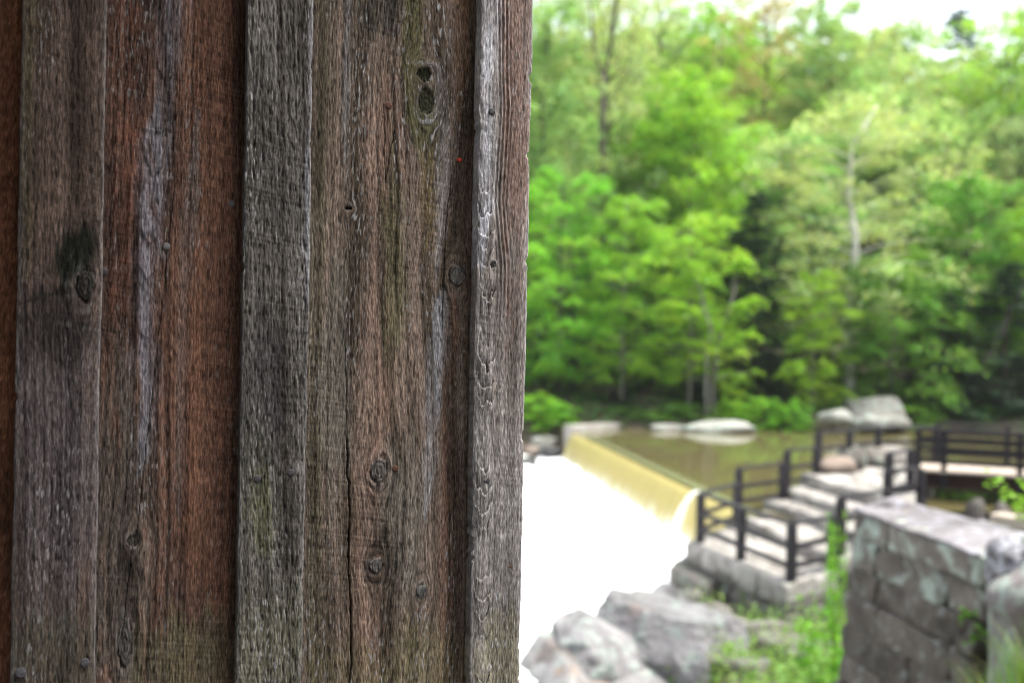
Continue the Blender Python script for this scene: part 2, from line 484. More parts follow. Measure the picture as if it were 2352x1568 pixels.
def weir():
    root = empty('weir', (A_.x, A_.y, FOAM_Z), 'low dam with a smooth sheet of pale yellow water sliding over it', 'weir')
    t = (B_ - A_).normalized()
    nrm = Vector((-t.y, t.x));  nrm = nrm if nrm.x < 0 else -nrm       # downstream
    n, k = 160, 18
    V, C = [], []
    for i in range(n + 1):
        p = A_.lerp(B_, i / n)
        for j in range(k + 1):
            s = j / k
            run = -0.5 + 1.05 * s
            if run < 0: z = POND_Z + 0.012 - 0.03 * (1 + run / 0.5) ** 2
            else:
                f = run / 0.55
                z = POND_Z - 0.02 - 1.35 * f ** 1.6
            wob = 0.035 * pn(i * 0.09, s * 2.0, 21) * max(0, s - 0.3) + 0.012 * pn(i * 0.55, s * 1.2, 22) * max(0, s - 0.35)
            q = p + nrm * (run + wob)
            V.append((q.x - A_.x, q.y - A_.y, z - FOAM_Z + wob * 0.5))
            st = 0.5 + 0.5 * pn(i * 0.45, s * 1.1, 25) + 0.35 * pn(i * 1.3, s * 2.0, 26)
            edge = sstep(0.84, 1.0, s + 0.10 * pn(i * 0.35, 0.3, 27) + 0.06 * pn(i * 1.1, 0.3, 28))
            base = np.array((0.46, 0.385, 0.15)) * (0.80 + 0.28 * float(st))
            base = base * (1 - edge) + np.array((0.74, 0.72, 0.58)) * edge
            thin = 1 - sstep(0.30, 0.5, s)
            base = base * (1 - thin) + np.array((0.15, 0.16, 0.085)) * thin  # dark green band ahead of the lip: a reflection painted into the colour
            C.append(base)
    i, j = np.meshgrid(np.arange(k), np.arange(n)); a = (j * (k + 1) + i).ravel()
    me = arr_mesh('water_curtain', np.array(V), np.stack([a, a + 1, a + k + 2, a + k + 1], -1), np.array(C))
    m, nt, out = new_mat('sliding_water')
    at = N(nt, 'ShaderNodeVertexColor', layer_name='col')
    b = N(nt, 'ShaderNodeBsdfPrincipled', Roughness=0.22); b.inputs['IOR'].default_value = 1.33
    nt.links.new(at.outputs[0], b.inputs['Base Color']); nt.links.new(b.outputs[0], out.inputs['Surface'])
    link('water_curtain', me, m, root)
    conc = stone_mat('wet_concrete', (0.12, 0.10, 0.06), (0.2, 0.17, 0.1), la=0.2)
    P = []
    for z in (-6.4, POND_Z - 0.12):
        for q, o in ((A_, 0.02 if z > -5 else 0.42), (B_, 0.02 if z > -5 else 0.42), (B_, -0.8), (A_, -0.8)):
            w = q + nrm * o
            P.append((w.x - A_.x, w.y - A_.y, z - FOAM_Z))
    link('dam_body', hexa('dam_body', P, 0.03, 0.01), conc, root)
    # strand of white water where the sheet splits, near the terrace
    V, Fc = [], []
    p0 = B_ + (A_ - B_) * 0.17
    pts, rads = [], []
    for i in range(11):
        f = i / 10
        run = -0.05 + 0.58 * f
        z = POND_Z - 0.0 - 1.35 * max(0, run / 0.55) ** 1.6
        q = p0 + nrm * run + (A_ - B_).normalized() * (0.25 * math.sin(f * 2))
        pts.append((q.x - A_.x, q.y - A_.y, z - FOAM_Z + 0.01)); rads.append(0.03 + 0.16 * f)
    tube(V, Fc, pts, rads, 7)
    link('foam_strand', pyd('foam_strand', V, Fc), plain_mat('white_strand', (0.75, 0.76, 0.7), (0.86, 0.87, 0.84), 5, 0.5), root)
    # far abutment
    cpale = stone_mat('pale_concrete', (0.27, 0.25, 0.225), (0.36, 0.33, 0.30), la=0.2, dark=(0.18, 0.155, 0.13))
    a0, a1 = Vector((2.72, 43.25)), Vector((6.6, 47.6))
    d = (a1 - a0).normalized(); w = Vector((-d.y, d.x)) * 0.55
    P = []
    for z in (-6.0, -3.60):
        zz = z + (0 if z > -5 else 0)
        for q in (a0, a1, a1 + w, a0 + w):
            P.append((q.x - A_.x, q.y - A_.y, zz - FOAM_Z - (0.12 if (z > -5 and (q - a1).length < 1) else 0)))
    link('abutment', hexa('abutment', P, 0.05, 0.03), cpale, root)
weir()

def haze():
    V = [(x, y, z) for z in (-8.2, 62.0) for x, y in ((-410, -210), (410, -210), (410, 905), (-410, 905))]
    me = pyd('haze', V, [(3, 2, 1, 0), (4, 5, 6, 7), (0, 1, 5, 4), (1, 2, 6, 5), (2, 3, 7, 6), (3, 0, 4, 7)])
    m, nt, out = new_mat('valley_air')
    v = N(nt, 'ShaderNodeVolumePrincipled', Density=HAZE)
    v.inputs['Color'].default_value = (0.95, 0.97, 1.0, 1)
    nt.links.new(v.outputs[0], out.inputs['Volume'])
    tag(link('haze', me, m, smooth=False), 'thin bright humid air of the valley', None, None, 'stuff')
HAZE = 0.00022
if HAZE: haze()

# ------------------------------------------------------------------ the barn
K = 0.41
NK = math.sqrt(1 + K * K)
O_Y = 1.15
barn = empty('barn', (0, O_Y, 0), 'weathered brown barn with rough vertical boards and battens, close beside the viewer', 'barn')
barn.rotation_euler = (0, 0, math.atan(K))
UD = np.array((1, K)) / NK
ND = np.array((K, -1)) / NK
def u_of(px, off=0.0):
    tx = (px - CX) / F
    y0 = O_Y - off * NK
    X = y0 * tx / (1 - K * tx)
    Y = y0 + K * X
    return (X * UD[0] + (Y - O_Y) * UD[1])
def v_of(px, py, off=0.0):
    """local (u, v) of a pixel on the wall"""
    cx, cy = (px - CX) / F, (CY - py) / F
    y0 = O_Y - off * NK
    dx = cx * cs - cy * sn
    dz = cx * sn + cy * cs
    Y = y0 / (1 - K * dx)
    X = Y * dx
    return X * UD[0] + (Y - O_Y) * UD[1], Y * dz
def to_px(u, v, off):
    X = u * UD[0] + off * ND[0]; Y = O_Y + u * UD[1] + off * ND[1]
    return CX + F * (X * cs + v * sn) / Y, CY - F * (v * cs - X * sn) / Y

def polydist(px, py, pts):
    best = np.full(px.shape, 1e9)
    for (ax, ay), (bx, by) in zip(pts[:-1], pts[1:]):
        dx, dy = bx - ax, by - ay
        t = np.clip(((px - ax) * dx + (py - ay) * dy) / (dx * dx + dy * dy), 0, 1)
        best = np.minimum(best, np.hypot(px - ax - t * dx, py - ay - t * dy))
    return best

def plank(name, u0, u1, off, thick, seed, base, paint=(), knots=(), cracks=(), amp=1.0, slant=0.0, fleck=0.5, fleck_col=(0.33, 0.325, 0.33),
          ridge=1.0, v0=-1.62, v1=2.3, dense=0.46, du=0.0008, dv=0.0015, special=None, chip=1.0, fuzz=1.0, dark=0.5, cath=(), gain=0.7):
    nu = max(4, int((u1 - u0) / du))
    vv = np.concatenate([np.arange(v0, -dense, 0.08), np.arange(-dense, dense, dv), np.arange(dense, v1 + 0.05, 0.08)])
    s = np.linspace(0, 1, nu + 1)
    S, Vv = np.meshgrid(s, vv)
    eL = 0.0009 * chip * fbm(vv * 9, 0.5, seed + 1, 4, 0.6) - 0.0020 * chip * sstep(0.35, 0.8, pn(vv * 31, 3.3, seed + 2)) * sstep(0, 0.5, pn(vv * 120, 1.3, seed + 4) + .3)
    eR = 0.0009 * chip * fbm(vv * 9, 7.5, seed + 3, 4, 0.6) + 0.0020 * chip * sstep(0.35, 0.8, pn(vv * 27, 8.3, seed + 2)) * sstep(0, 0.5, pn(vv * 110, 5.3, seed + 4) + .3)
    UL = (u0 - eL)[:, None]; UR = (u1 - eR)[:, None]
    U = UL + (UR - UL) * S
    px, py = to_px(U, Vv, off)
    # grain coordinate: lines of wood flow round the knots
    g = U + 0.004 * fbm(U * 6, Vv * 1.6, seed + 5, 3) + slant * Vv
    kin = []
    for (kx, ky, rx, ry, depth, kc) in knots:
        ku, kv = v_of(kx, ky, off)
        sc = (O_Y + ku * UD[1]) / F
        R = rx * sc * 0.9
        asp = rx / ry
        du_, dv_ = U - ku, (Vv - kv) * asp * 0.75
        r2 = du_ ** 2 + dv_ ** 2
        g = g - du_ * R * R * 3.0 / (r2 + 1.4 * R * R)
        rr = np.sqrt(du_ ** 2 + ((Vv - kv) * asp) ** 2) / R
        rr = rr + 0.16 * pn(U * 110, Vv * 110, seed + 7) + 0.10 * pn(U * 500, Vv * 500, seed + 9)
        kin.append((rr, depth, kc))
    ring = pn(g * 260, Vv * 0.9, seed + 11)
    ring2 = pn(g * 620, Vv * 2.4, seed + 12)
    fig = 0 * U
    for (cx_, cy_, wd_, asp_, st_) in cath:                 # flat sawn cathedral figure
        cu, cv = v_of(cx_, cy_, off)
        ww = wd_ * (O_Y + cu * UD[1]) / F
        gc = np.hypot(g - cu, (Vv - cv) * asp_) + 0.002 * pn(U * 40, Vv * 10, seed + 91)
        fig = fig + st_ * pn(gc * 190, 0.4 + 0 * U, seed + 92) * np.exp(-((g - cu) / ww) ** 2)
    ring = ring + 1.3 * fig
    streak = fbm(g * 55, Vv * 1.1, seed + 13, 3)
    blotch = fbm(U * 22, Vv * 6, seed + 14, 4, 0.6)
    fz = pn(g * 430 , Vv * 62, seed + 15) + 0.7 * pn(g * 760, Vv * 150, seed + 16)
    fz2 = pn(g * 240, Vv * 42, seed + 17)
    fine = pn(g * 1000, Vv * 110, seed + 24)
    saw = pn(U * 16, (Vv + 0.16 * U) * 400, seed + 18) * sstep(-0.3, 0.4, pn(U * 9, Vv * 5, seed + 29)) * 1.3
    h = 0.00035 * amp * ridge * ring + 0.00018 * amp * ridge * ring2 + 0.00026 * amp * fuzz * fz + 0.00016 * amp * fuzz * fz2 + 0.00018 * amp * fine + 0.00014 * amp * saw + 0.0008 * blotch * 0.5
    # colour
    c0 = np.array(base[0]); c1 = np.array(base[1])
    t = sstep(-0.6, 0.6, streak + 0.4 * blotch)[..., None]
    col = c0 * (1 - t) + c1 * t
    for pt in paint:
        kind = pt[0]
        wob = 0.35 * fbm(g * 70, Vv * 9, seed + 31, 3) + 0.25 * fz2
        if kind == 'blob':
            _, cx, cy, rx, ry, c, st = pt[:7]
            rot = math.radians(pt[7]) if len(pt) > 7 else 0
            dx, dy = px - cx, py - cy
            a = (dx * math.cos(rot) + dy * math.sin(rot)) / rx; b = (-dx * math.sin(rot) + dy * math.cos(rot)) / ry
            m = sstep(1.25, 0.45, np.hypot(a, b) + wob) * st
        elif kind == 'stripe':
            _, pts, wd, c, st = pt[:5]
            yl = [q[1] for q in pts]
            ends = np.minimum(1, np.minimum(py - min(yl) + (999 if min(yl) <= 0 else 0), max(yl) - py + (999 if max(yl) >= 1568 else 0)) / 160).clip(0.02, 1)
            wv = wd * ends ** 0.5 * (1 + 0.45 * pn(Vv * 9, wd * 1.7, seed + 33) + 0.25 * pn(Vv * 33, wd, seed + 34))
            m = sstep(1.5, 0.35, polydist(px, py, pts) / wv + 1.3 * wob + 0.35 * pn(g * 300, Vv * 5, seed + 35)) * st
            m = m * (0.45 + 0.55 * sstep(-0.45, 0.25, ring + 0.5 * fz2))
            if len(pt) > 5: h = h + m * pt[5]
        elif kind == 'grad':                                  # along the board's height
            _, ya, yb_, c, st = pt[:5]
            m = sstep(ya, yb_, py + 120 * wob) * st
        col = col * (1 - m[..., None]) + np.array(c) * m[..., None]
    tex = 1 + 0.24 * ring + 0.20 * ring2 + 0.26 * saw + 0.27 * np.clip(fz, -1, 1) + 0.34 * fine + 0.30 * streak + 0.22 * blotch
    col = col * np.clip(tex, 0.2, 2.1)[..., None]
    # pores hold dirt, raised fibres are worn to grey
    dk = sstep(0.30, 0.62, -pn(g * 360, Vv * 70, seed + 17) - 0.45 * fz + 0.15 * blotch) * dark
    col = col * (1 - 0.72 * dk)[..., None]
    h = h - 0.0005 * amp * dk
    reg = sstep(-0.15, 0.55, fbm(g * 28, Vv * 3.0, seed + 19, 3) + 0.12) * (0.35 + 0.9 * sstep(-0.4, 0.5, pn(U * 30, Vv * 7, seed + 77)))
    fl = sstep(0.34, 0.62, pn(g * 430, Vv * 75, seed + 20) + 0.55 * pn(g * 900, Vv * 170, seed + 21)) * reg * min(1.0, fleck * 1.35)
    col = col * (1 - fl[..., None]) + np.array(fleck_col) * fl[..., None]
    h = h + 0.00025 * amp * fl
    for rr, depth, kc in kin:
        m = sstep(1.08, 0.92, rr)
        rings = 0.8 + 0.22 * np.sin(rr * 15 + 3 * pn(U * 150, Vv * 150, seed + 46)) + 0.35 * fz
        gap = np.exp(-((rr - 1.0) / 0.09) ** 2)
        gap = gap * sstep(-0.35, 0.35, pn(U * 90, Vv * 90, seed + 44))
        halo = np.exp(-((rr - 1.35) / 0.25) ** 2) * sstep(-0.2, 0.5, pn(U * 120, Vv * 60, seed + 45)) * 0.7
        col = col * (1 - m[..., None]) + (np.array(kc) * rings[..., None]) * m[..., None]
        col = col * (1 - 0.8 * gap[..., None])
        col = col * (1 - 0.35 * halo[..., None]) + np.array(fleck_col) * 0.8 * 0.35 * halo[..., None] 
        h = h + depth * m - 0.0014 * gap + 0.0005 * halo + 0.0004 * m * np.sin(rr * 16)
    for (pts, wd, dep) in cracks:
        d = polydist(px + 2.5 * pn(Vv * 60, 0.5, seed + 40) , py, pts)
        m = sstep(1.0, 0.35, d / wd)
        h = h - dep * m
        col = col * (1 - 0.85 * m[..., None])
    if special is not None:
        h, col = special(px, py, U, Vv, g, h, col)
    # eased, torn arrises
    ed = np.minimum(U - UL, UR - U)
    h = h - 0.0012 * np.exp(-ed / 0.0011) * (0.8 + 0.5 * pn(Vv * 60, S * 2, seed + 8))
    wear = np.exp(-ed / 0.0016)[..., None] * 0.45
    col = col * (1 - wear) + np.array(fleck_col) * wear
    col = np.clip(col * gain, 0.004, 0.6)  # lower gain on boards further left paints light falloff into the colour
    nv = len(vv)
    y = -off - h
    front = np.stack([U, y, Vv], -1)
    def side(Uc, colr, sgn, k=6):
        P, Cc = [], []
        for i in range(1, k + 1):
            f = i / k
            yy = (-off + thick * f) + 0 * Uc
            w = 0.0006 * pn(vv * 40, f * 3, seed + 50 + sgn) * (1 if i < k else 0)
            P.append(np.stack([Uc + w, yy, vv], -1)); Cc.append(colr * (0.92 + 0.2 * pn(vv * 90, f * 4, seed + 60)[:, None]))
        return P, Cc
    PL, CL = side(U[:, 0], np.clip(col[:, 4:14].mean(1) * 1.35, 0, 0.5), -1)  # left face lightened in the colour to look lit
    PR, CR = side(U[:, -1], col[:, -3] * 0.9, 1)
    cols = [p for p in reversed(PL)] + [front[:, i] for i in range(nu + 1)] + PR
    ccs = [np.clip(c, 0.004, 1) for c in reversed(CL)] + [col[:, i] for i in range(nu + 1)] + [np.clip(c, 0.004, 1) for c in CR]
    V3 = np.stack(cols, 1); C3 = np.stack(ccs, 1)
    m_ = V3.shape[1]
    i, j = np.meshgrid(np.arange(m_), np.arange(nv - 1))
    i2 = (i + 1) % m_
    Q = np.stack([(j * m_ + i).ravel(), (j * m_ + i2).ravel(), ((j + 1) * m_ + i2).ravel(), ((j + 1) * m_ + i).ravel()], -1)
    me = arr_mesh(name, V3.reshape(-1, 3), Q, C3.reshape(-1, 3))
    return link(name, me, WOOD, barn)

NAILM = plain_mat('old_nail', (0.010, 0.009, 0.012), (0.028, 0.024, 0.030), 400, 0.7, bump=0.3, spec=0.5)
RUSTN = plain_mat('rusty_nail', (0.04, 0.018, 0.012), (0.09, 0.035, 0.02), 400, 0.8, bump=0.3)
GREYN = plain_mat('grey_nail', (0.05, 0.048, 0.05), (0.10, 0.098, 0.10), 400, 0.7, bump=0.3, spec=0.5)
def nail(parent, px, py, off, r=0.0036, mat=None, tilt=0.0, h=0.0007):
    u, v = v_of(px, py, off)
    bm = bmesh.new()
    k = 14
    rings = [(1.0, 0.0020), (1.0, -h * 0.6), (0.88, -h), (0.4, -h * 1.15)]
    vs_ = []
    for (rr, yy) in rings:
        vs_.append([bm.verts.new((rr * r * math.cos(a) * 1.0, yy + tilt * rr * r * math.sin(a), rr * r * math.sin(a) * 1.05)) for a in [2 * math.pi * i / k for i in range(k)]])
    for a, b in zip(vs_[:-1], vs_[1:]):
        for i in range(k): bm.faces.new((a[i], a[(i + 1) % k], b[(i + 1) % k], b[i]))
    bm.faces.new(vs_[-1])
    bmesh.ops.recalc_face_normals(bm, faces=bm.faces)
    me = bpy.data.meshes.new('nail'); bm.to_mesh(me); bm.free()
    o = link('nail', me, mat or NAILM, parent, (u, -off - 0.0004, v))
    return o

BT = 0.019      # batten thickness
# stain, bare grey wood, algae; gain paints in light falloff to the left
BROWN, BROWN2 = (0.105, 0.068, 0.05), (0.15, 0.115, 0.095)
OLIVE = (0.105, 0.098, 0.045)
GREY = (0.19, 0.185, 0.195)

plank('siding_board', u_of(-330), u_of(70), 0.0, 0.022, 101, ((0.08, 0.04, 0.024), (0.14, 0.062, 0.035)), fleck=0.12, du=0.002, dv=0.004)
o = plank('batten', u_of(37, BT), u_of(231, BT), BT, BT, 102, ((0.085, 0.058, 0.045), (0.13, 0.092, 0.075)), slant=0.01, gain=0.56, cath=[(130, 300, 60, 0.09, 0.8), (120, 1250, 70, 0.07, 0.7)],
      paint=[('stripe', [(60, 0), (55, 400), (45, 680)], 28, (0.10, 0.08, 0.045), 0.7),
             ('blob', 120, 1050, 150, 420, (0.125, 0.105, 0.11), 0.8),
             ('blob', 125, 745, 110, 110, (0.038, 0.030, 0.028), 0.9),
             ('blob', 110, 600, 60, 60, (0.09, 0.062, 0.05), 0.5),
             ('stripe', [(215, 640), (150, 665), (70, 690), (40, 700)], 22, (0.025, 0.022, 0.018), 0.9), ('blob', 172, 590, 46, 80, (0.012, 0.014, 0.009), 1.0, 28),
             ('blob', 130, 1500, 130, 110, (0.10, 0.095, 0.07), 0.6)],
      knots=[(196, 655, 20, 42, 0.0012, (0.05, 0.045, 0.04))], fleck=0.42, fleck_col=(0.33, 0.32, 0.32), amp=1.15)
nail(o, 195, 1521, BT, 0.0042, tilt=0.2); nail(o, 48, 1543, BT, 0.0048, tilt=0.3, h=0.001)

def flake2(px, py, U, V, g, h, col):
    # a few torn steps along the grey streak of bare wood
    c = np.interp(py, [0, 250, 330, 500, 700, 900, 1100, 1300, 1568], [395, 372, 355, 345, 335, 345, 320, 300, 280])
    d = (px - c) / 26
    ph = V / 0.05 + 0.4 * pn(V * 14, U * 30, 71) - 0.35 * np.abs(d)
    fr = ph - np.floor(ph)
    m = sstep(1.1, 0.6, np.abs(d)) * sstep(0.0, 0.3, pn(V * 8, 2.2, 73) + 0.15)
    h = h + 0.0011 * (1 - fr) * m
    return h, col
o = plank('siding_board', u_of(222), u_of(566), 0.0, 0.022, 104, ((0.10, 0.058, 0.044), (0.155, 0.086, 0.062)), gain=0.62, cath=[(300, 1480, 60, 0.16, 1.3), (345, 560, 55, 0.05, 1.0), (330, 1000, 60, 0.05, 0.8)],
      paint=[('blob', 280, 1250, 90, 480, (0.095, 0.078, 0.066), 0.85),
             ('stripe', [(480, 0), (500, 500), (470, 1000), (500, 1400)], 90, (0.17, 0.083, 0.052), 0.75), ('stripe', [(285, 0), (290, 350), (270, 750)], 45, (0.16, 0.070, 0.045), 0.7),
             ('stripe', [(250, 0), (240, 700)], 26, (0.07, 0.042, 0.032), 0.6),
             ('stripe', [(398, 0), (378, 250), (362, 330), (348, 500), (330, 700), (345, 900), (315, 1100)], 27, (0.165, 0.16, 0.185), 0.8, -0.0005),
             ('stripe', [(455, 250), (420, 700), (410, 1200)], 16, (0.15, 0.135, 0.13), 0.5),
             ('stripe', [(385, 260), (372, 320)], 20, (0.07, 0.075, 0.035), 0.5),
             ('blob', 430, 1520, 150, 130, (0.115, 0.105, 0.062), 0.7),
             ('stripe', [(548, 0), (545, 700), (530, 1568)], 14, (0.06, 0.04, 0.03), 0.6)],
      knots=[(305, 1240, 13, 15, -0.0008, (0.05, 0.045, 0.04)), (287, 1475, 16, 60, 0.0006, (0.11, 0.10, 0.095))],
      cracks=[([(402, 420), (372, 700), (355, 850), (327, 1100), (312, 1232)], 1.25, 0.0012), ([(303, 1255), (285, 1420), (270, 1568)], 1.25, 0.0012)],
      fleck=0.30, amp=1.25, ridge=1.5, special=flake2)
nail(o, 531, 468, 0, 0.0034, GREYN); nail(o, 382, 566, 0, 0.0036, GREYN); nail(o, 237, 623, 0, 0.004)

o = plank('batten', u_of(556, BT), u_of(707, BT), BT, BT, 106, ((0.075, 0.066, 0.058), (0.15, 0.138, 0.128)), slant=0.035, gain=0.60,
      paint=[('blob', 610, 880, 60, 210, (0.05, 0.047, 0.048), 0.75), ('blob', 640, 430, 50, 260, (0.075, 0.068, 0.062), 0.6),
             ('blob', 600, 240, 45, 120, (0.06, 0.055, 0.048), 0.6),
             ('stripe', [(733, 0), (724, 150), (712, 420), (706, 700)], 11, (0.30, 0.29, 0.31), 0.9),
             ('grad', 1180, 1560, (0.165, 0.155, 0.11), 0.75),
             ('blob', 600, 1180, 40, 90, (0.11, 0.115, 0.045), 0.5), ('blob', 585, 1130, 40, 150, (0.085, 0.085, 0.05), 0.4),
             ('stripe', [(575, 0), (553, 800), (543, 1568)], 8, (0.2, 0.19, 0.16), 0.55)],
      fleck=0.62, amp=1.35, ridge=1.0, fuzz=1.5, dark=0.75)
nail(o, 591, 1099, BT, 0.0037); nail(o, 668, 1085, BT, 0.0037)

o = plank('siding_board', u_of(698), u_of(1095), 0.0, 0.022, 108, ((0.10, 0.075, 0.055), (0.19, 0.142, 0.115)), gain=0.66, cath=[(900, 420, 75, 0.055, 1.2), (865, 900, 60, 0.05, 0.9), (890, 1330, 80, 0.07, 1.0)],
      paint=[('stripe', [(890, 150), (885, 350), (880, 600), (865, 900), (850, 1150), (845, 1568)], 42, (0.195, 0.125, 0.098), 0.7),
             ('stripe', [(748, 0), (735, 500), (722, 1000), (722, 1568)], 22, (0.085, 0.076, 0.05), 0.75),
             ('stripe', [(800, 0), (790, 300), (800, 420)], 10, (0.25, 0.25, 0.26), 0.5),
             ('blob', 870, 20, 70, 70, (0.055, 0.05, 0.04), 0.8),
             ('blob', 950, 60, 30, 230, OLIVE, 0.85), ('blob', 975, 280, 40, 90, (0.085, 0.09, 0.04), 0.7),
             ('blob', 905, 620, 30, 260, (0.12, 0.115, 0.06), 0.65), ('blob', 985, 460, 30, 130, (0.17, 0.125, 0.06), 0.6),
             ('stripe', [(1065, 0), (1058, 300)], 20, (0.20, 0.115, 0.066), 0.75),
             ('stripe', [(1010, 130), (1020, 380), (1005, 640)], 16, (0.235, 0.225, 0.225), 0.6),
             ('stripe', [(1018, 660), (1004, 830), (990, 1000), (975, 1200)], 20, (0.27, 0.27, 0.29), 0.85),
             ('stripe', [(1045, 680), (1030, 900), (1030, 1200), (1020, 1568)], 17, (0.155, 0.09, 0.064), 0.8),
             ('blob', 770, 900, 40, 330, (0.15, 0.138, 0.118), 0.6), ('blob', 930, 1180, 60, 200, (0.15, 0.14, 0.12), 0.6),
             ('blob', 975, 1530, 100, 110, (0.175, 0.158, 0.08), 0.5), ('blob', 800, 1545, 90, 80, (0.15, 0.13, 0.07), 0.45)],
      knots=[(975, 170, 17, 18, -0.0020, (0.035, 0.036, 0.02)), (980, 233, 21, 32, -0.0012, (0.05, 0.05, 0.03)), (1049, 633, 21, 26, 0.0022, (0.16, 0.15, 0.14)),
             (870, 1080, 22, 31, 0.0010, (0.14, 0.125, 0.115)), (864, 1299, 17, 20, 0.0016, (0.13, 0.12, 0.115)), (968, 1356, 13, 18, 0.0010, (0.15, 0.15, 0.14)),
             (801, 478, 9, 5, -0.0035, (0.012, 0.011, 0.01))],
      cracks=[([(797, 1010), (797, 1095), (803, 1110), (802, 1180), (800, 1260), (805, 1400), (808, 1500), (804, 1568)], 2.3, 0.007), ([(790, 760), (795, 900), (797, 1020)], 1.1, 0.001),
              ([(1036, 400), (1022, 560), (1015, 760)], 1.5, 0.0016), ([(880, 240), (884, 420), (905, 300)], 1.3, 0.0012)],
      fleck=0.58, amp=1.25)
nail(o, 893, 243, 0, 0.0038, RUSTN, h=0.0006); nail(o, 908, 1075, 0, 0.0034, RUSTN)

def scales3(px, py, U, V, g, h, col):
    # cathedral grain lifting in tongues down the left half of the corner batten
    c = np.interp(py, [0, 250, 460, 600, 800, 1000, 1200, 1568], [1120, 1128, 1112, 1122, 1118, 1114, 1108, 1110])
    d = (px - c) / 20
    w = sstep(1.15, 0.7, np.abs(d))
    per = 0.024 + 0.0 * V
    ph = V / per + 0.55 * pn(V * 17, 0.7, 81) - 0.55 * d ** 2 + 0.35 * pn(U * 160, V * 60, 82)
    fr = ph - np.floor(ph)
    on = sstep(-0.05, 0.2, pn(V * 10, 5.2, 83) + 0.2) * sstep(330, 520, py)
    h = h + 0.0019 * w * on * fr ** 1.3
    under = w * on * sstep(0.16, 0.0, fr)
    col = col * (1 + w * on * (0.55 * fr - 0.25))[..., None] * (1 - 0.8 * under[..., None])  # shade under each tongue and lighter tips painted into the colour
    # raised growth ridges to the right of them
    rd = sstep(14, 26, px - c) * sstep(62, 44, px - c)
    h = h + 0.0008 * rd * np.sin((px - c + 5 * pn(V * 7, 1.1, 85)) * 0.72) * sstep(900, 500, py)
    lip = sstep(0.4, 0.9, np.sin((py + 3.2 * np.abs(px - 1112) + 40 * pn(V * 5, 2.0, 88)) * 0.05)) * sstep(1112, 1106, px) * sstep(1568, 400, py)
    h = h - 0.0012 * lip
    return h, col
o = plank('batten', u_of(1092, BT), u_of(1209, BT), BT, BT, 110, ((0.18, 0.155, 0.14), (0.28, 0.245, 0.23)), gain=0.74, cath=[(1115, 1100, 30, 0.10, 1.0)],
      paint=[('blob', 1185, 150, 40, 560, (0.225, 0.145, 0.118), 0.8),
             ('stripe', [(1118, 0), (1116, 300), (1108, 620)], 28, (0.46, 0.46, 0.50), 0.95),
             ('stripe', [(1108, 620), (1100, 1100), (1095, 1300)], 24, (0.30, 0.285, 0.275), 0.7),
             ('grad', 850, 1150, (0.215, 0.205, 0.195), 0.55),
             ('stripe', [(1100, 0), (1085, 800), (1070, 1568)], 5, (0.15, 0.125, 0.105), 0.6),
             ('blob', 1150, 1540, 70, 150, (0.225, 0.205, 0.12), 0.55)],
      knots=[(1133, 608, 7, 8, -0.0008, (0.09, 0.085, 0.08))], fleck=0.45, fleck_col=(0.42, 0.42, 0.43), amp=0.8, ridge=1.2, special=scales3, chip=1.5, dark=0.35)
nail(o, 1130, 257, BT, 0.0038); nail(o, 1118, 1103, BT, 0.0036); nail(o, 1172, 1296, BT, 0.0030, RUSTN, h=-0.0006)

# the siding goes on to the left of the frame and round the corner
lu = u_of(-330)
for i in range(5):
    plank('batten', lu - 0.02 - 0.27 * i - 0.05, lu - 0.27 * i + 0.015, BT, BT, 120 + i, ((0.115, 0.085, 0.07), (0.15, 0.115, 0.1)), du=0.012, dv=0.03, fleck=0.3)
    plank('siding_board', lu - 0.27 * (i + 1) + 0.004, lu - 0.27 * i - 0.004, 0.0, 0.022, 130 + i, ((0.09, 0.05, 0.034), (0.14, 0.075, 0.05)), du=0.012, dv=0.03, fleck=0.3)
uc = u_of(1209, BT)
DARKW = plain_mat('dark_siding', (0.07, 0.05, 0.04), (0.15, 0.115, 0.095), 14, 0.85, (1, 1, 0.06), 0.4)
uw0 = lu - 0.27 * 5
link('sheathing', hexa('sheathing', [(uw0, 0.024, -1.62), (uc - 0.05, 0.024, -1.62), (uc - 0.05, 0.07, -1.62), (uw0, 0.07, -1.62),
                                     (uw0, 0.024, 2.3), (uc - 0.05, 0.024, 2.3), (uc - 0.05, 0.07, 2.3), (uw0, 0.07, 2.3)], 0.005, 0.0), DARKW, barn)
for i in range(14):
    y0 = 0.004 + 0.3 * i
    link('siding_board', hexa('siding_board', [(uc - 0.048, y0, -1.62), (uc - 0.022, y0, -1.62), (uc - 0.022, y0 + 0.295, -1.62), (uc - 0.048, y0 + 0.295, -1.62),
                                             (uc - 0.048, y0, 2.3), (uc - 0.022, y0, 2.3), (uc - 0.022, y0 + 0.295, 2.3), (uc - 0.048, y0 + 0.295, 2.3)], 0.003, 0.001), DARKW, barn)
    if i: link('batten', hexa('batten', [(uc - 0.0215, y0 - 0.034, -1.62), (uc - 0.0035, y0 - 0.034, -1.62), (uc - 0.0035, y0 + 0.034, -1.62), (uc - 0.0215, y0 + 0.034, -1.62),
                                 (uc - 0.0215, y0 - 0.034, 2.3), (uc - 0.0035, y0 - 0.034, 2.3), (uc - 0.0035, y0 + 0.034, 2.3), (uc - 0.0215, y0 + 0.034, 2.3)], 0.003, 0.001), DARKW, barn)
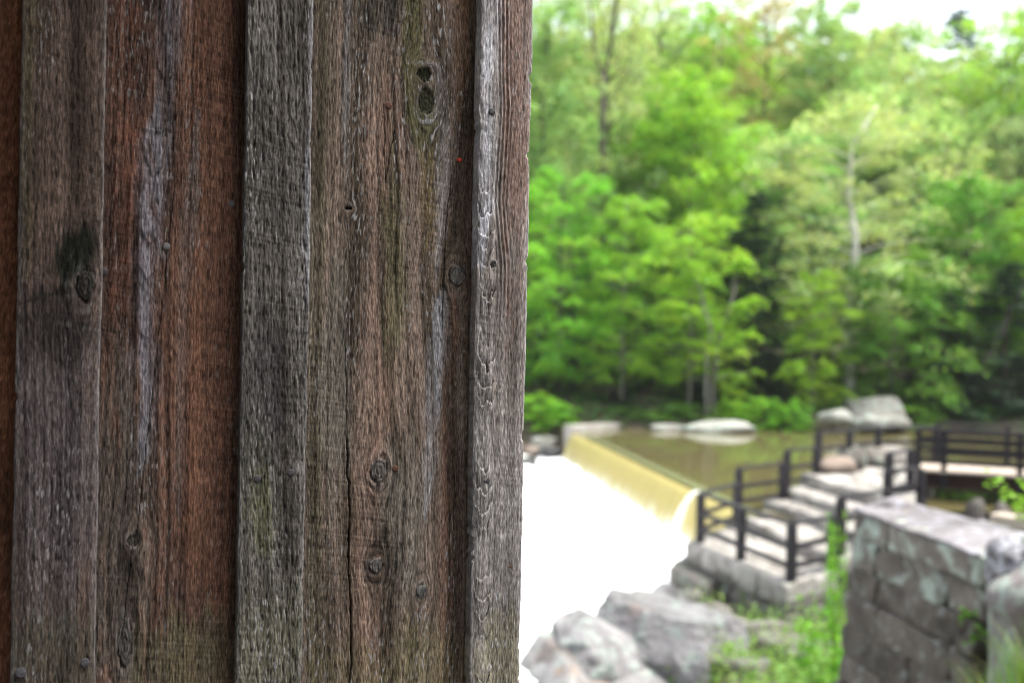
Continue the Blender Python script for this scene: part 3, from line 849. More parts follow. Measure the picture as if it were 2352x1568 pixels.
# unseen roof added over the viewer, its eave deepened to shade the boards
SHADE_ROOFM = plain_mat('shade_roof_boards', (0.05, 0.04, 0.032), (0.10, 0.08, 0.065), 9, 0.9, (1, 0.1, 1), 0.3)
SHADE_EAVE = 3.0
link('shade_roof', hexa('shade_roof', [(uw0 - 1.6, -SHADE_EAVE, 1.75), (uc + 0.25, -SHADE_EAVE, 1.75), (uc + 0.25, 4.6, 3.6), (uw0 - 1.6, 4.6, 3.6),
                           (uw0 - 1.6, -SHADE_EAVE, 1.85), (uc + 0.25, -SHADE_EAVE, 1.85), (uc + 0.25, 4.6, 3.7), (uw0 - 1.6, 4.6, 3.7)], 0.01, 0.0), SHADE_ROOFM, barn)
for i in range(6):
    uu = uc - 0.15 - 0.6 * i
    me = hexa('shade_rafter', [(uu - 0.03, -SHADE_EAVE + 0.08, 1.64), (uu + 0.03, -SHADE_EAVE + 0.08, 1.64), (uu + 0.03, 0.0, 2.16), (uu - 0.03, 0.0, 2.16),
                         (uu - 0.03, -SHADE_EAVE + 0.08, 1.76), (uu + 0.03, -SHADE_EAVE + 0.08, 1.76), (uu + 0.03, 0.0, 2.29), (uu - 0.03, 0.0, 2.29)], 0.004, 0.0)
    link('shade_rafter', me, SHADE_ROOFM, barn)

# a tiny red mite walking on the wide board
u, v = v_of(1054, 368, 0.0)
pm = Vector((u * UD[0] + 0.001 * ND[0], O_Y + u * UD[1] + 0.001 * ND[1], v))
mite = empty('mite', pm, 'tiny bright red mite on the bare board beside the corner batten', 'insect')
mite.rotation_euler = (0, 0, math.atan(K))
mite.scale = (0.9, 0.9, 0.9)
REDM = plain_mat('red_shell', (0.50, 0.03, 0.014), (0.62, 0.05, 0.02), 900, 0.35)
me = boulder_mesh('body', 0.0016, 0.0011, 0.0025, 3, 0.12, 2)
link('body', me, REDM, mite, (0, -0.0011, 0))
V, Fc = [], []
for s in (-1, 1):
    for k in range(4):
        z = -0.0016 + 0.0011 * k
        tube(V, Fc, [(s * 0.0012, -0.001, z), (s * 0.0026, -0.0016, z + 0.0003), (s * 0.0034, 0.0003, z + 0.0005)], [0.0003, 0.00025, 0.0002], 4)
link('legs', pyd('legs', V, Fc), REDM, mite)

# ------------------------------------------------------------------ stone masonry
ST_GREY = stone_mat('grey_sandstone', (0.085, 0.077, 0.066), (0.17, 0.158, 0.14), lichen=(0.19, 0.22, 0.18), la=0.4, dark=(0.04, 0.036, 0.031))
ST_PALE = stone_mat('pale_flagstone', (0.19, 0.175, 0.155), (0.40, 0.38, 0.355), lichen=(0.25, 0.28, 0.22), la=0.3, dark=(0.11, 0.09, 0.07), scale=1.3)
ST_LICH = stone_mat('lichened_sandstone', (0.10, 0.088, 0.072), (0.21, 0.188, 0.162), lichen=(0.34, 0.40, 0.345), la=0.62, dark=(0.055, 0.045, 0.042), scale=0.9)
ST_DARK = stone_mat('dark_stone', (0.05, 0.045, 0.04), (0.10, 0.09, 0.08), lichen=(0.10, 0.12, 0.09), la=0.3, dark=(0.02, 0.018, 0.016))  # darker stone for sluice walls, rubble and stair cores
ST_TOP = stone_mat('coping_stone', (0.12, 0.11, 0.11), (0.20, 0.19, 0.195), lichen=(0.26, 0.26, 0.29), la=0.4, dark=(0.06, 0.055, 0.05), scale=1.4)
ST_BOUL = stone_mat('boulder_rock', (0.105, 0.10, 0.102), (0.27, 0.262, 0.268), lichen=(0.25, 0.29, 0.265), la=0.45, dark=(0.05, 0.044, 0.043), scale=1.0, rust=0.2, bump=0.8)
ST_BRUST = stone_mat('rust_stained_rock', (0.13, 0.12, 0.115), (0.27, 0.262, 0.262), lichen=(0.25, 0.29, 0.265), la=0.4, dark=(0.07, 0.05, 0.04), scale=1.1, rust=0.85, bump=0.7)
ST_BROWN = stone_mat('brown_sandstone', (0.075, 0.063, 0.050), (0.185, 0.163, 0.137), lichen=(0.27, 0.29, 0.27), la=0.32, dark=(0.030, 0.026, 0.022), scale=1.7, bump=0.7)
ST_FAR = stone_mat('far_rock', (0.14, 0.13, 0.115), (0.24, 0.23, 0.21), lichen=(0.25, 0.29, 0.25), la=0.5, dark=(0.075, 0.065, 0.055), scale=0.6)
ST_PALEFAR = stone_mat('pale_far_rock', (0.21, 0.205, 0.18), (0.33, 0.32, 0.295), lichen=(0.33, 0.40, 0.34), la=0.55, dark=(0.13, 0.115, 0.095), scale=0.6)
ST_WET = stone_mat('wet_rock', (0.02, 0.02, 0.022), (0.05, 0.05, 0.055), lichen=(0.06, 0.06, 0.06), la=0.2, dark=(0.01, 0.01, 0.012), rough=0.35)
ST_WARM = stone_mat('pink_rock', (0.20, 0.15, 0.115), (0.27, 0.22, 0.185), lichen=(0.26, 0.24, 0.21), la=0.3, dark=(0.14, 0.09, 0.06))

OUT = [Vector((3.75, 21.25)), Vector((5.25, 23.35)), Vector((6.7, 24.6)), Vector((7.85, 25.65)), Vector((10.2, 27.8)), Vector((12.2, 28.6))]
INN = [Vector((4.92, 17.55)), Vector((6.15, 18.65)), Vector((7.65, 19.95)), Vector((8.75, 21.0)), Vector((9.7, 24.3)), Vector((11.2, 26.9))]
def path(s, t):
    """s along the path (0..5), t across it, 0 = pond side, 1 = near side"""
    i = min(int(s), 4); f = s - i
    return OUT[i].lerp(OUT[i + 1], f).lerp(INN[i].lerp(INN[i + 1], f), t)
def slab(name, s0, s1, t0, t1, z0, z1, mat, parent, seed, rad=0.035, nz=0.025, tilt=0.0):
    c = [path(s0, t0), path(s1, t0), path(s1, t1), path(s0, t1)]
    C = [(p.x, p.y, z0) for p in c] + [(p.x, p.y, z1 + tilt * random.uniform(-1, 1)) for p in c]
    return link(name, hexa(name, C, rad, nz, seed, 2.2), mat, parent)

def terrace():
    root = empty('stone_terrace', (5.0, 19.5, -5.1), 'pale flagstone landing on a rough stone wall above the white water', 'terrace')
    root.location = (0, 0, 0)
    ss = [0.0, 0.30, 0.58, 0.82, 1.06]
    for i in range(4):
        ts = [0.0] + sorted(random.uniform(0.15, 0.9) for _ in range(3)) + [1.0]
        ts = [0, 0.24 + random.uniform(-.05, .05), 0.5 + random.uniform(-.06, .06), 0.76 + random.uniform(-.05, .05), 1.0]
        for j in range(4):
            slab('stone', ss[i] + 0.006, ss[i + 1] - 0.006, ts[j] + 0.004, ts[j + 1] - 0.004, -4.6, -4.2, ST_PALE, root, i * 7 + j, 0.03, 0.05, 0.035)
    # courses under the rim, along the end (s = 0) and the near side (t = 1)
    rs = random.Random(4)
    for c in range(3):
        z1 = -4.47 - 0.27 * c; z0 = z1 - 0.262
        d0 = 0.03 - 0.05 * c
        t = 0.0
        while t < 0.995:
            w = rs.uniform(0.09, 0.19)
            t1 = min(1.0, t + w)
            if 1 - t1 < 0.06: t1 = 1.0
            a, b = path(0, t), path(0, t1); ai, bi = path(0.2, t), path(0.2, t1)
            o_ = (a - ai).normalized() * (rs.uniform(-0.02, 0.05) - d0)
            a, b = a + o_, b + o_
            g = (b - a).normalized() * 0.012
            C = [(ai.x, ai.y, z0), (a.x + g.x, a.y + g.y, z0), (b.x - g.x, b.y - g.y, z0), (bi.x, bi.y, z0)]
            link('stone', hexa('stone', C + [(x, y, z1) for x, y, _ in C], 0.035, 0.035, int(t * 99) + c, 2.5), ST_GREY, root)
            t = t1
        s = 0.0
        while s < 1.0:
            s1 = min(1.0, s + rs.uniform(0.2, 0.42))
            if 1 - s1 < 0.1: s1 = 1.0
            a, b = path(s, 1.0), path(s1, 1.0); ai, bi = path(s + 0.05, 0.85), path(s1, 0.85)
            C = [(ai.x, ai.y, z0), (bi.x, bi.y, z0), (b.x, b.y - rs.uniform(-.02, .05), z0), (a.x, a.y, z0)]
            C = [C[3], C[2], C[1], C[0]]
            link('stone', hexa('stone', C + [(x, y, z1) for x, y, _ in C], 0.035, 0.035, int(s * 77) + c + 50, 2.5), ST_GREY, root)
            s = s1
    # core under the flags
    c = [path(0.1, 0.06), path(1.06, 0.02), path(1.06, 0.94), path(0.1, 0.94)]
    C = [(p.x, p.y, -5.6) for p in c] + [(p.x, p.y, -4.58) for p in c]
    link('core', hexa('core', C, 0.05, 0.02), ST_GREY, root)
    return root
terrace()

def ledges():
    """rough steps of cut stone dropping from the terrace to the boulders"""
    root = empty('stone_ledges', (0, 0, 0), 'stepped grey stone ledges dropping from the landing towards the big boulders', 'ledge')
    specs = [  # four pixel corners on the top surface, z
        ([(1556, 1285), (1600, 1255), (1690, 1300), (1655, 1322)], -4.62, 0.40),
        ([(1536, 1300), (1556, 1285), (1655, 1322), (1625, 1345)], -4.66, 0.42),
        ([(1655, 1318), (1690, 1302), (1722, 1322), (1690, 1345)], -4.70, 0.5),
        ([(1520, 1352), (1545, 1328), (1640, 1352), (1610, 1378)], -5.0, 0.40),
        ([(1600, 1350), (1640, 1338), (1690, 1360), (1650, 1388)], -5.02, 0.4),
        ([(1500, 1388), (1525, 1366), (1570, 1395), (1545, 1425)], -5.22, 0.4)]
    for i, (cn, z, dp) in enumerate(specs):
        P = [atz(x, y, z) for x, y in cn]
        C = [(p.x, p.y, z - dp) for p in P] + [(p.x, p.y, z) for p in P]
        a = (P[1] - P[0]).cross(P[2] - P[0]).z
        if a < 0: C = [C[0], C[3], C[2], C[1], C[4], C[7], C[6], C[5]]
        link('stone', hexa('stone', C, 0.05, 0.06, i + 9, 1.7), ST_GREY, root)
ledges()

def stairs():
    root = empty('stone_steps', (0, 0, 0), 'broad pale stone steps climbing from the landing between dark rails', 'steps')
    ss = [1.06, 1.62, 2.02, 2.58, 3.1]
    z = -4.2
    for i in range(4):
        z += 0.25
        cuts = [0, random.uniform(0.28, 0.42), random.uniform(0.58, 0.75), 1.0]
        for j in range(3):
            slab('stone', ss[i] + 0.004, ss[i + 1] + 0.03, cuts[j] + 0.003, cuts[j + 1] - 0.003, z - 0.32 - 0.02 * j, z + random.uniform(-0.015, 0.02), ST_PALE, root, i * 5 + j, 0.035, 0.055, 0.035)
    for i, (s0, s1) in enumerate([(3.13, 3.5), (3.5, 3.95), (3.95, 4.4), (4.4, 5.0)]):
        cuts = [0, random.uniform(0.28, 0.42), random.uniform(0.58, 0.75), 1.0]
        for j in range(3):
            slab('stone', s0 + 0.006, s1 - 0.006, cuts[j] + 0.003, cuts[j + 1] - 0.003, -3.5, -3.2 + random.uniform(-0.02, 0.02), ST_PALE, root, i * 5 + j + 40, 0.035, 0.05, 0.03)
    for k, (s0, s1, zt) in enumerate([(1.07, 2.0, -4.12), (2.0, 3.1, -3.8), (3.1, 4.0, -3.55), (4.0, 5.0, -3.55)]):
        c = [path(s0, 0.03), path(s1, 0.03), path(s1, 0.97), path(s0, 0.97)]
        C = [(p.x, p.y, -5.6) for p in c] + [(p.x, p.y, zt) for p in c]
        link('core', hexa('core', C, 0.05, 0.03, k), ST_DARK, root)
stairs()

# boulders along the pond side of the upper path
for i, (s, t, sx, sy, sz, m, lab) in enumerate([
        (3.22, 0.13, 0.62, 0.42, 0.29, ST_WARM, 'pinkish brown boulder edging the upper path behind the fence post'),
        (3.50, 0.08, 0.48, 0.42, 0.42, ST_GREY, 'grey rounded boulder next to the pinkish one on the upper path'),
        (3.80, 0.10, 0.55, 0.40, 0.38, ST_GREY, 'flat topped grey boulder between path and fence, right of the rounded grey one'),
        (4.15, 0.10, 0.7, 0.4, 0.36, ST_PALE, 'long pale boulder edging the path where it meets the bridge')]):
    p = path(s, t)
    o = link('boulder', boulder_mesh('boulder', sx, sy, sz, 20 + i, 0.2, 3), m, None, (p.x, p.y, -3.2 + sz * 0.55))
    o.rotation_euler = (0, 0, 0.6 + i)
    tag(o, lab, 'boulder', 'boulders edging the upper path')

# ------------------------------------------------------------------ pillar wall in the right foreground
def pillar():
    root = empty('stone_wall', (0, 0, 0), 'thick wall of squared lichen spotted stone blocks with pale coping, right foreground', 'stone wall')
    TZ = -1.47
    fl, fr = Vector((3.15, 9.02)), Vector((3.42, 7.15))        # visible face, far end and near end (top)
    bl, br = Vector((3.74, 9.68)), Vector((4.25, 7.95))
    ax = (fr - fl).normalized()
    nrm = Vector((ax.y, -ax.x));  nrm = nrm if nrm.x < 0 else -nrm
    ZL = [TZ, TZ - 0.235, TZ - 0.50, TZ - 0.75, TZ - 1.02, TZ - 1.29, TZ - 1.56, TZ - 1.84, TZ - 2.15, TZ - 2.5, TZ - 2.9, TZ - 3.3]
    joints = [[0, 0.30, 1], [0, 0.22, 0.76, 1], [0, 0.24, 0.86, 1], [0, 0.27, 0.84, 1], [0, 0.55, 1], [0, 0.36, 1], [0, 0.62, 1], [0, 0.3, 0.7, 1], [0, 0.5, 1], [0, .3, .7, 1], [0, .5, 1]]
    rs = random.Random(12)
    for c in range(11):
        z1, z0 = ZL[c] - 0.0025, ZL[c + 1] + 0.0025
        bo0, bo1 = 0.072 * (TZ - z1), 0.072 * (TZ - z0)       # batter of the face
        J = joints[c]
        for j in range(len(J) - 1):
            pr = rs.uniform(-0.032, 0.03)
            e = 0.05 * (TZ - z1); e0 = 0.05 * (TZ - z0)
            def fp(t, bo, ee):
                p = (fl - ax * ee).lerp(fr, t) + nrm * (bo + pr)
                return p
            def bp(t, ee):
                return (bl - ax * ee).lerp(br, t) if t in (0, 1) else fl.lerp(fr, t) - nrm * 0.3
            g = 0.003
            a0, b0 = fp(J[j] + g, bo1, e0), fp(J[j + 1] - g, bo1, e0)
            a1, b1 = fp(J[j] + g, bo0, e), fp(J[j + 1] - g, bo0, e)
            ia, ib = fl.lerp(fr, J[j]) - nrm * 0.36, fl.lerp(fr, J[j + 1]) - nrm * 0.36
            if J[j] == 0: ia = (bl - ax * e0) 
            C = [(a0.x, a0.y, z0), (ia.x, ia.y, z0), (ib.x, ib.y, z0), (b0.x, b0.y, z0),
                 (a1.x, a1.y, z1), (ia.x, ia.y, z1), (ib.x, ib.y, z1), (b1.x, b1.y, z1)]
            C = [C[0], C[3], C[2], C[1], C[4], C[7], C[6], C[5]]
            link('stone', hexa('stone', C, 0.022, 0.038, c * 5 + j, 4.5, 7), ST_LICH if c < 2 else ST_BROWN, root)
    # coping: irregular slabs, slightly lower towards the back
    cp = [(0.0, 0.30), (0.30, 0.64), (0.64, 1.0)]
    for k, (t0, t1) in enumerate(cp):
        a, b = fl.lerp(fr, t0 + 0.003) + nrm * 0.03, fl.lerp(fr, t1 - 0.003) + nrm * 0.03
        if k == 0: a = a - ax * 0.02
        d, c_ = bl.lerp(br, t0 + 0.003), bl.lerp(br, t1 - 0.003)
        up = [0.045, 0.03, 0.02][k]
        C = [(a.x, a.y, TZ - 0.02), (b.x, b.y, TZ - 0.02), (c_.x, c_.y, TZ - 0.3), (d.x, d.y, TZ - 0.3),
             (a.x, a.y, TZ + up * 0.4), (b.x, b.y, TZ + up * 0.4), (c_.x, c_.y, TZ - 0.0), (d.x, d.y, TZ + up)]
        link('coping', hexa('coping', C, 0.02, 0.025, 70 + k, 4.0, 6), ST_TOP, root)
    # raised hump in the middle of the first coping stone
    q = fl.lerp(bl, 0.55) + ax * 0.3
    link('coping', boulder_mesh('coping', 0.36, 0.26, 0.085, 44, 0.3, 4, 1), ST_TOP, root, (q.x, q.y, TZ + 0.0))
    # rear face behind
    C = []
    for z, b in ((TZ - 3.3, 0.15), (TZ - 0.24, 0.0)):
        for p in (bl - nrm * b, br - nrm * b, fl.lerp(fr, 0.98) - nrm * 0.34, fl.lerp(fr, 0.02) - nrm * 0.34):
            C.append((p.x, p.y, z))
    link('core', hexa('core', C, 0.03, 0.02, 3), ST_LICH, root)
pillar()

def near_rocks():
    # upright slab closing the wall's near end, and the rounded rocks beyond it
    root = Vector((3.3, 6.9, -2.6))
    P0, P1 = atd(2258, 1280, 6.95), atd(2330, 1300, 6.55)
    Q0, Q1 = atd(2290, 1600, 6.95), atd(2380, 1640, 6.1)
    C = [(Q0.x - 0.02, Q0.y, -3.6), (Q1.x, Q1.y, -3.6), (Q1.x + 0.5, Q1.y + 0.5, -3.6), (Q0.x + 0.5, Q0.y + 0.4, -3.6),
         (P0.x, P0.y, P0.z), (P1.x, P1.y, P1.z - 0.05), (P1.x + 0.45, P1.y + 0.5, P1.z + 0.02), (P0.x + 0.5, P0.y + 0.4, P0.z + 0.03)]
    m = stone_mat('pale_lichen_slab', (0.17, 0.15, 0.145), (0.30, 0.275, 0.27), lichen=(0.32, 0.38, 0.33), la=0.6, dark=(0.12, 0.1, 0.1), scale=1.4)
    o = link('rock_slab', hexa('rock_slab', C, 0.03, 0.05, 5, 2.6, 6), m)
    tag(o, 'upright pale grey rock slab leaning against the right end of the block wall', 'rock')
    mb = stone_mat('mottled_rock', (0.08, 0.075, 0.075), (0.26, 0.26, 0.28), lichen=(0.40, 0.41, 0.44), la=0.5, dark=(0.03, 0.03, 0.03), scale=2.4)
    p = atd(2352, 1290, 6.5)
    o = link('boulder', boulder_mesh('boulder', 0.24, 0.3, 0.23, 61, 0.25, 4), mb, None, (p.x, p.y, p.z - 0.02))
    tag(o, 'rounded mottled grey and black boulder on top of the rocks, right of the block wall', 'boulder')
    p = atd(2440, 1350, 6.3)
    o = link('boulder', boulder_mesh('boulder', 0.4, 0.4, 0.35, 62, 0.25, 4), m, None, (p.x, p.y, p.z - 0.05))
    tag(o, 'large grey boulder half out of view beside the mottled one', 'boulder')
near_rocks()

# ------------------------------------------------------------------ big boulders at the water
BOUL = [
    # px x, px y, depth, half sizes, rot, seed, mat, label
    (1505, 1500, 16.7, (1.15, 1.5, 1.15), 0.25, 31, ST_BOUL, 'biggest pale grey boulder between the white water and the stone ledges'),
    (1395, 1545, 16.0, (0.95, 1.4, 0.85), -0.3, 33, ST_BOUL, 'sloping greenish grey boulder leaning on the left side of the biggest one'),
    (1295, 1575, 15.4, (0.78, 1.2, 0.78), -0.2, 34, ST_BRUST, 'low rust stained boulder at the edge of the white water, nearest the barn corner'),
    (1420, 1640, 15.4, (1.7, 1.3, 0.95), 0.1, 36, ST_BOUL, 'broad rock shelf at the bottom of the picture under the boulders'),
    (1590, 1560, 14.9, (0.34, 0.45, 0.50), 0.3, 37, ST_BOUL, 'small whitish boulder among ivy, right of the biggest boulder'),
    (1400, 1610, 14.4, (0.45, 0.4, 0.28), 0.9, 38, ST_WARM, 'brown stained rock at the foot of the big boulders'),
    (1560, 1425, 18.2, (0.42, 0.5, 0.42), 0.2, 41, ST_BOUL, 'angular pinkish grey boulder wedged under the stone ledges'),
    (1250, 1610, 14.9, (0.35, 0.5, 0.30), 0.1, 45, ST_WET, 'dark wet rock at the waterline by the barn corner'),
    (1570, 1395, 18.6, (0.40, 0.5, 0.40), 0.7, 63, ST_GREY, 'grey broken rock right under the lowest ledge corner'),
    (1535, 1400, 18.0, (0.36, 0.5, 0.42), -0.4, 64, ST_BOUL, 'grey rock between the biggest boulder and the ledge nearest the water'),
    (1622, 1440, 17.2, (0.40, 0.5, 0.40), 0.9, 65, ST_GREY, 'dark cracked rock above the small whitish boulder'),
    (1480, 1462, 16.4, (0.34, 0.4, 0.24), 0.2, 67, ST_BOUL, 'small pale rock resting on top of the biggest boulder'),
    (1600, 1500, 16.0, (0.36, 0.4, 0.34), 1.3, 68, ST_GREY, 'dark rock filling the gap right of the biggest boulder'),
    (1345, 1545, 15.2, (0.36, 0.5, 0.42), 0.5, 69, ST_BOUL, 'rock wedged between the two left boulders'),
]
for (x, y, d, sz, rz, sd, m, lab) in BOUL:
    p = atd(x, y, d)
    o = link('boulder', boulder_mesh('boulder', sz[0], sz[1], sz[2], sd, 0.10, 5, 1), m, None, p, smooth=False)
    o.rotation_euler = (0.1, -0.1, rz)
    o.scale = (1.12, 1.12, 1.15) if sz[0] < 0.7 else (1.32, 1.3, 1.22)
    tag(o, lab, 'boulder', 'boulders beside the white water')

# broken blocks lying in the slope under the landing
RUB = [(1640, 1452, 16.9, (0.5, 0.35, 0.22), 0.5, 'grey rubble block under the lowest ledge, half grown over'),
       (1735, 1415, 17.0, (0.6, 0.35, 0.24), 0.2, 'grey rubble block below the left part of the landing wall'),
       (1800, 1432, 16.4, (0.45, 0.35, 0.2), -0.3, 'grey rubble block below the corner of the landing wall'),
       (1878, 1408, 15.6, (0.42, 0.4, 0.26), 0.7, 'dark grey rubble block between landing corner and block wall'),
       (1690, 1500, 15.2, (0.5, 0.35, 0.16), -0.5, 'flat stone showing through the leaves under the rubble blocks'),
       (1790, 1545, 14.0, (0.4, 0.3, 0.15), 0.4, 'small flat stone among leaves at the bottom of the picture')]
for k, (x, y, d, sz, rz, lab) in enumerate(RUB):
    p = atd(x, y, d)
    z = Hs(p.x, p.y)
    C = [(i * sz[0] * random.uniform(.8, 1.1), j * sz[1] * random.uniform(.8, 1.1), kz * sz[2]) for kz in (-2.2, 1) for i, j in ((-1, -1), (1, -1), (1, 1), (-1, 1))]
    o = link('rubble_block', hexa('rubble_block', C, 0.06, 0.07, 90 + k, 2.0, 4), ST_GREY, None, (p.x, p.y, z + sz[2] * 0.5))
    o.rotation_euler = (random.uniform(-.2, .2), random.uniform(-.25, .25), rz)
    tag(o, lab, 'rock', 'rubble under the landing')

# far bank rocks
FAR = [
    (1535, 982, 45.3, (1.3, 0.5, 0.26), 0.0, 51, ST_PALEFAR, 'low pale rock at the far waterline with green sprigs over it'),
    (1650, 983, 45.1, (2.5, 0.7, 0.34), 0.0, 52, ST_PALEFAR, 'long smooth pale rock lying at the far waterline'),
    (1920, 958, 45.9, (1.3, 0.8, 0.52), 0.1, 53, ST_PALEFAR, 'pale greenish rounded rock on the far bank in front of the tilted slab'),
    (2015, 970, 45.7, (1.7, 0.7, 0.46), -0.05, 54, ST_PALEFAR, 'flat pale rock beneath the tilted slab on the far bank'),
    (1245, 1015, 45.5, (0.9, 0.7, 0.40), 0.2, 55, ST_FAR, 'pale stone on the far shore left of the abutment'),
    (1290, 1010, 46.4, (0.7, 0.5, 0.36), 0.5, 56, ST_FAR, 'small grey stone touching the left side of the abutment'),
    (1225, 1035, 44.0, (0.6, 0.5, 0.30), 0.9, 57, ST_WARM, 'tan stone above the dark wet rocks on the far shore'),
    (1265, 1040, 43.6, (1.2, 0.5, 0.32), 0.35, 58, ST_WET, 'dark wet rock along the rim of the white water, left of the weir'),
    (1205, 1065, 41.6, (0.8, 0.7, 0.36), 0.7, 59, ST_WET, 'black wet rock at the barn corner edge of the white water'),
    (2270, 992, 48.5, (1.6, 0.7, 0.4), 0.1, 60, ST_FAR, 'brownish low rock on the far bank behind the bridge rail'),
]
for (x, y, d, sz, rz, sd, m, lab) in FAR:
    p = atd(x, y, d)
    o = link('rock', boulder_mesh('rock', *sz, sd, 0.25, 3, 1), m, None, p)
    o.rotation_euler = (0, 0, rz)
    tag(o, lab, 'rock', 'rocks on the far shore')
P = [atd(1950, 918, 47.4), atd(2064, 912, 47.4), atd(2088, 985, 46.2), atd(1962, 985, 46.2)]
C = [P[3], P[2], P[2] + Vector((0.1, 1.6, -0.2)), P[3] + Vector((0, 1.6, -0.2)), P[0], P[1], P[1] + Vector((0.1, 0.8, 0)), P[0] + Vector((0, 0.8, 0))]
tag(link('rock_slab', hexa('rock_slab', C, 0.12, 0.14, 8, 0.9, 5), ST_FAR), 'big tilted flat faced slab of rock on the far bank', 'rock', 'rocks on the far shore')

# ------------------------------------------------------------------ dark timber fences
TIMB = plain_mat('dark_stained_timber', (0.005, 0.004, 0.006), (0.014, 0.011, 0.015), 9, 0.65, (1, 1, 1), 0.2, 0.35)
FG = 'dark timber fences round the stone path'
def fence(label, posts, base_off, hgt=1.0, nrail=3, rails=None, gaps=(), pw=0.15, zs=None, caps=False):
    """posts: list of (x, y, ground z)"""
    x0, y0, z0 = posts[0]
    root = empty('timber_fence', (0, 0, 0), label, 'fence', FG)
    for (x, y, z) in posts:
        me = box_mesh('post', pw, pw, hgt + 0.12, 0.012)
        o = link('post', me, TIMB, root, (x, y, z + hgt / 2 - 0.06), smooth=False)
        o.rotation_euler = (0, 0, 0.6)
    for i, (a, b) in enumerate(zip(posts[:-1], posts[1:])):
        if i in gaps: continue
        for k in range(nrail):
            z = hgt - 0.06 - k * 0.34 if k else hgt + 0.025
            th = (0.15, 0.05) if k == 0 else (0.06, 0.10)
            beam('rail', (a[0], a[1], a[2] + z), (b[0], b[1], b[2] + z), th[0], th[1], TIMB, root)
    return root
def gp(x, y, z): return (x, y, z)
Lz = -4.2
Lp, Mp, Cp, Dp = (4.1, 21.3, Lz), (4.58, 19.6, Lz), (5.08, 17.85, Lz), (6.12, 18.78, Lz)
fence('dark fence round the end of the landing, its corner post nearest the viewer', [(5.25, 22.95, Lz), Lp, Mp, Cp, Dp], 0)
fence('short dark fence panel by the pond, first above the landing', [(5.32, 23.1, Lz + 0.33), (6.65, 24.25, Lz + 0.33)], 0)
fence('shortest dark fence panel by the pond, between two stepped posts halfway up', [(6.78, 24.35, Lz + 0.64), (7.75, 25.2, Lz + 0.64)], 0)
fence('long dark fence of the upper path beside the pond, above the boulders', [(7.85, 25.35, -3.2), (8.98, 26.35, -3.2), (10.15, 27.45, -3.2), (11.95, 27.95, -3.2)], 0, nrail=3)
fence('dark fence panel on the near side of the steps, behind the block wall corner', [(6.32, 18.95, Lz + 0.33), (7.62, 20.05, Lz + 0.33)], 0)
fence('dark fence panel on the near side of the steps, ending above the block wall', [(7.66, 20.15, Lz + 0.72), (8.45, 20.45, Lz + 0.72)], 0)
fence('dark fence panel at the top of the steps, near side, joining the bridge', [(8.0, 21.0, -3.24), (8.9, 22.1, -3.24)], 0)

# ------------------------------------------------------------------ footbridge
def bridge():
    root = empty('footbridge', (0, 0, 0), 'timber footbridge with dark rails over the dark sluice at right', 'footbridge')
    n0, n1 = Vector((10.4, 25.95)), Vector((19.5, 22.1))
    f0, f1 = Vector((11.9, 28.1)), Vector((20.6, 24.9))
    DECK = plain_mat('pale_deck', (0.30, 0.25, 0.2), (0.44, 0.38, 0.32), 5, 0.85, (1, 1, 1), 0.2)
    k = 30
    for i in range(k):
        a, b = n0.lerp(n1, (i + 0.02) / k), n0.lerp(n1, (i + 0.98) / k)
        c, d = f0.lerp(f1, (i + 0.98) / k), f0.lerp(f1, (i + 0.02) / k)
        z = -3.12 + random.uniform(-0.004, 0.004)
        C = [(p.x, p.y, z - 0.06) for p in (a, b, c, d)] + [(p.x, p.y, z) for p in (a, b, c, d)]
        link('plank', hexa('plank', C, 0.008, 0.0, n=1), DECK, root)
    IRON = plain_mat('rusty_girder', (0.022, 0.011, 0.010), (0.045, 0.022, 0.020), 6, 0.8, (1, 1, 1), 0.3)
    for off in (0.16, 0.5, 0.9):
        a, b = n0.lerp(f0, off), n1.lerp(f1, off)
        beam('girder', (a.x, a.y, -3.40), (b.x, b.y, -3.40), 0.14, 0.36, IRON, root)
        beam('girder', (a.x, a.y, -3.60), (b.x, b.y, -3.60), 0.26, 0.04, IRON, root)
    for (a, b, tag_) in ((n0, n1, 0), (f0, f1, 1)):
        ins = (f0 - n0).normalized() * (0.1 if tag_ == 0 else -0.1)
        L = (b - a).length
        t = 0.02
        prev = None
        while t < 1.0:
            p = a.lerp(b, t) + ins
            o = link('post', box_mesh('post', 0.14, 0.14, 1.5, 0.012), TIMB, root, (p.x, p.y, -3.12 + 0.30), smooth=False)
            o.rotation_euler = (0, 0, -0.38)
            if prev is not None:
                for kx, z in enumerate((1.05, 0.80, 0.55, 0.22)):
                    th = (0.15, 0.05) if kx == 0 else (0.05, 0.13)
                    beam('rail', (prev.x, prev.y, -3.12 + z), (p.x, p.y, -3.12 + z), th[0], th[1], TIMB, root)
            prev = p
            t += 1.75 / L if t > 0.03 else 0.62 / L if tag_ == 0 else 1.75 / L
    return root
bridge()

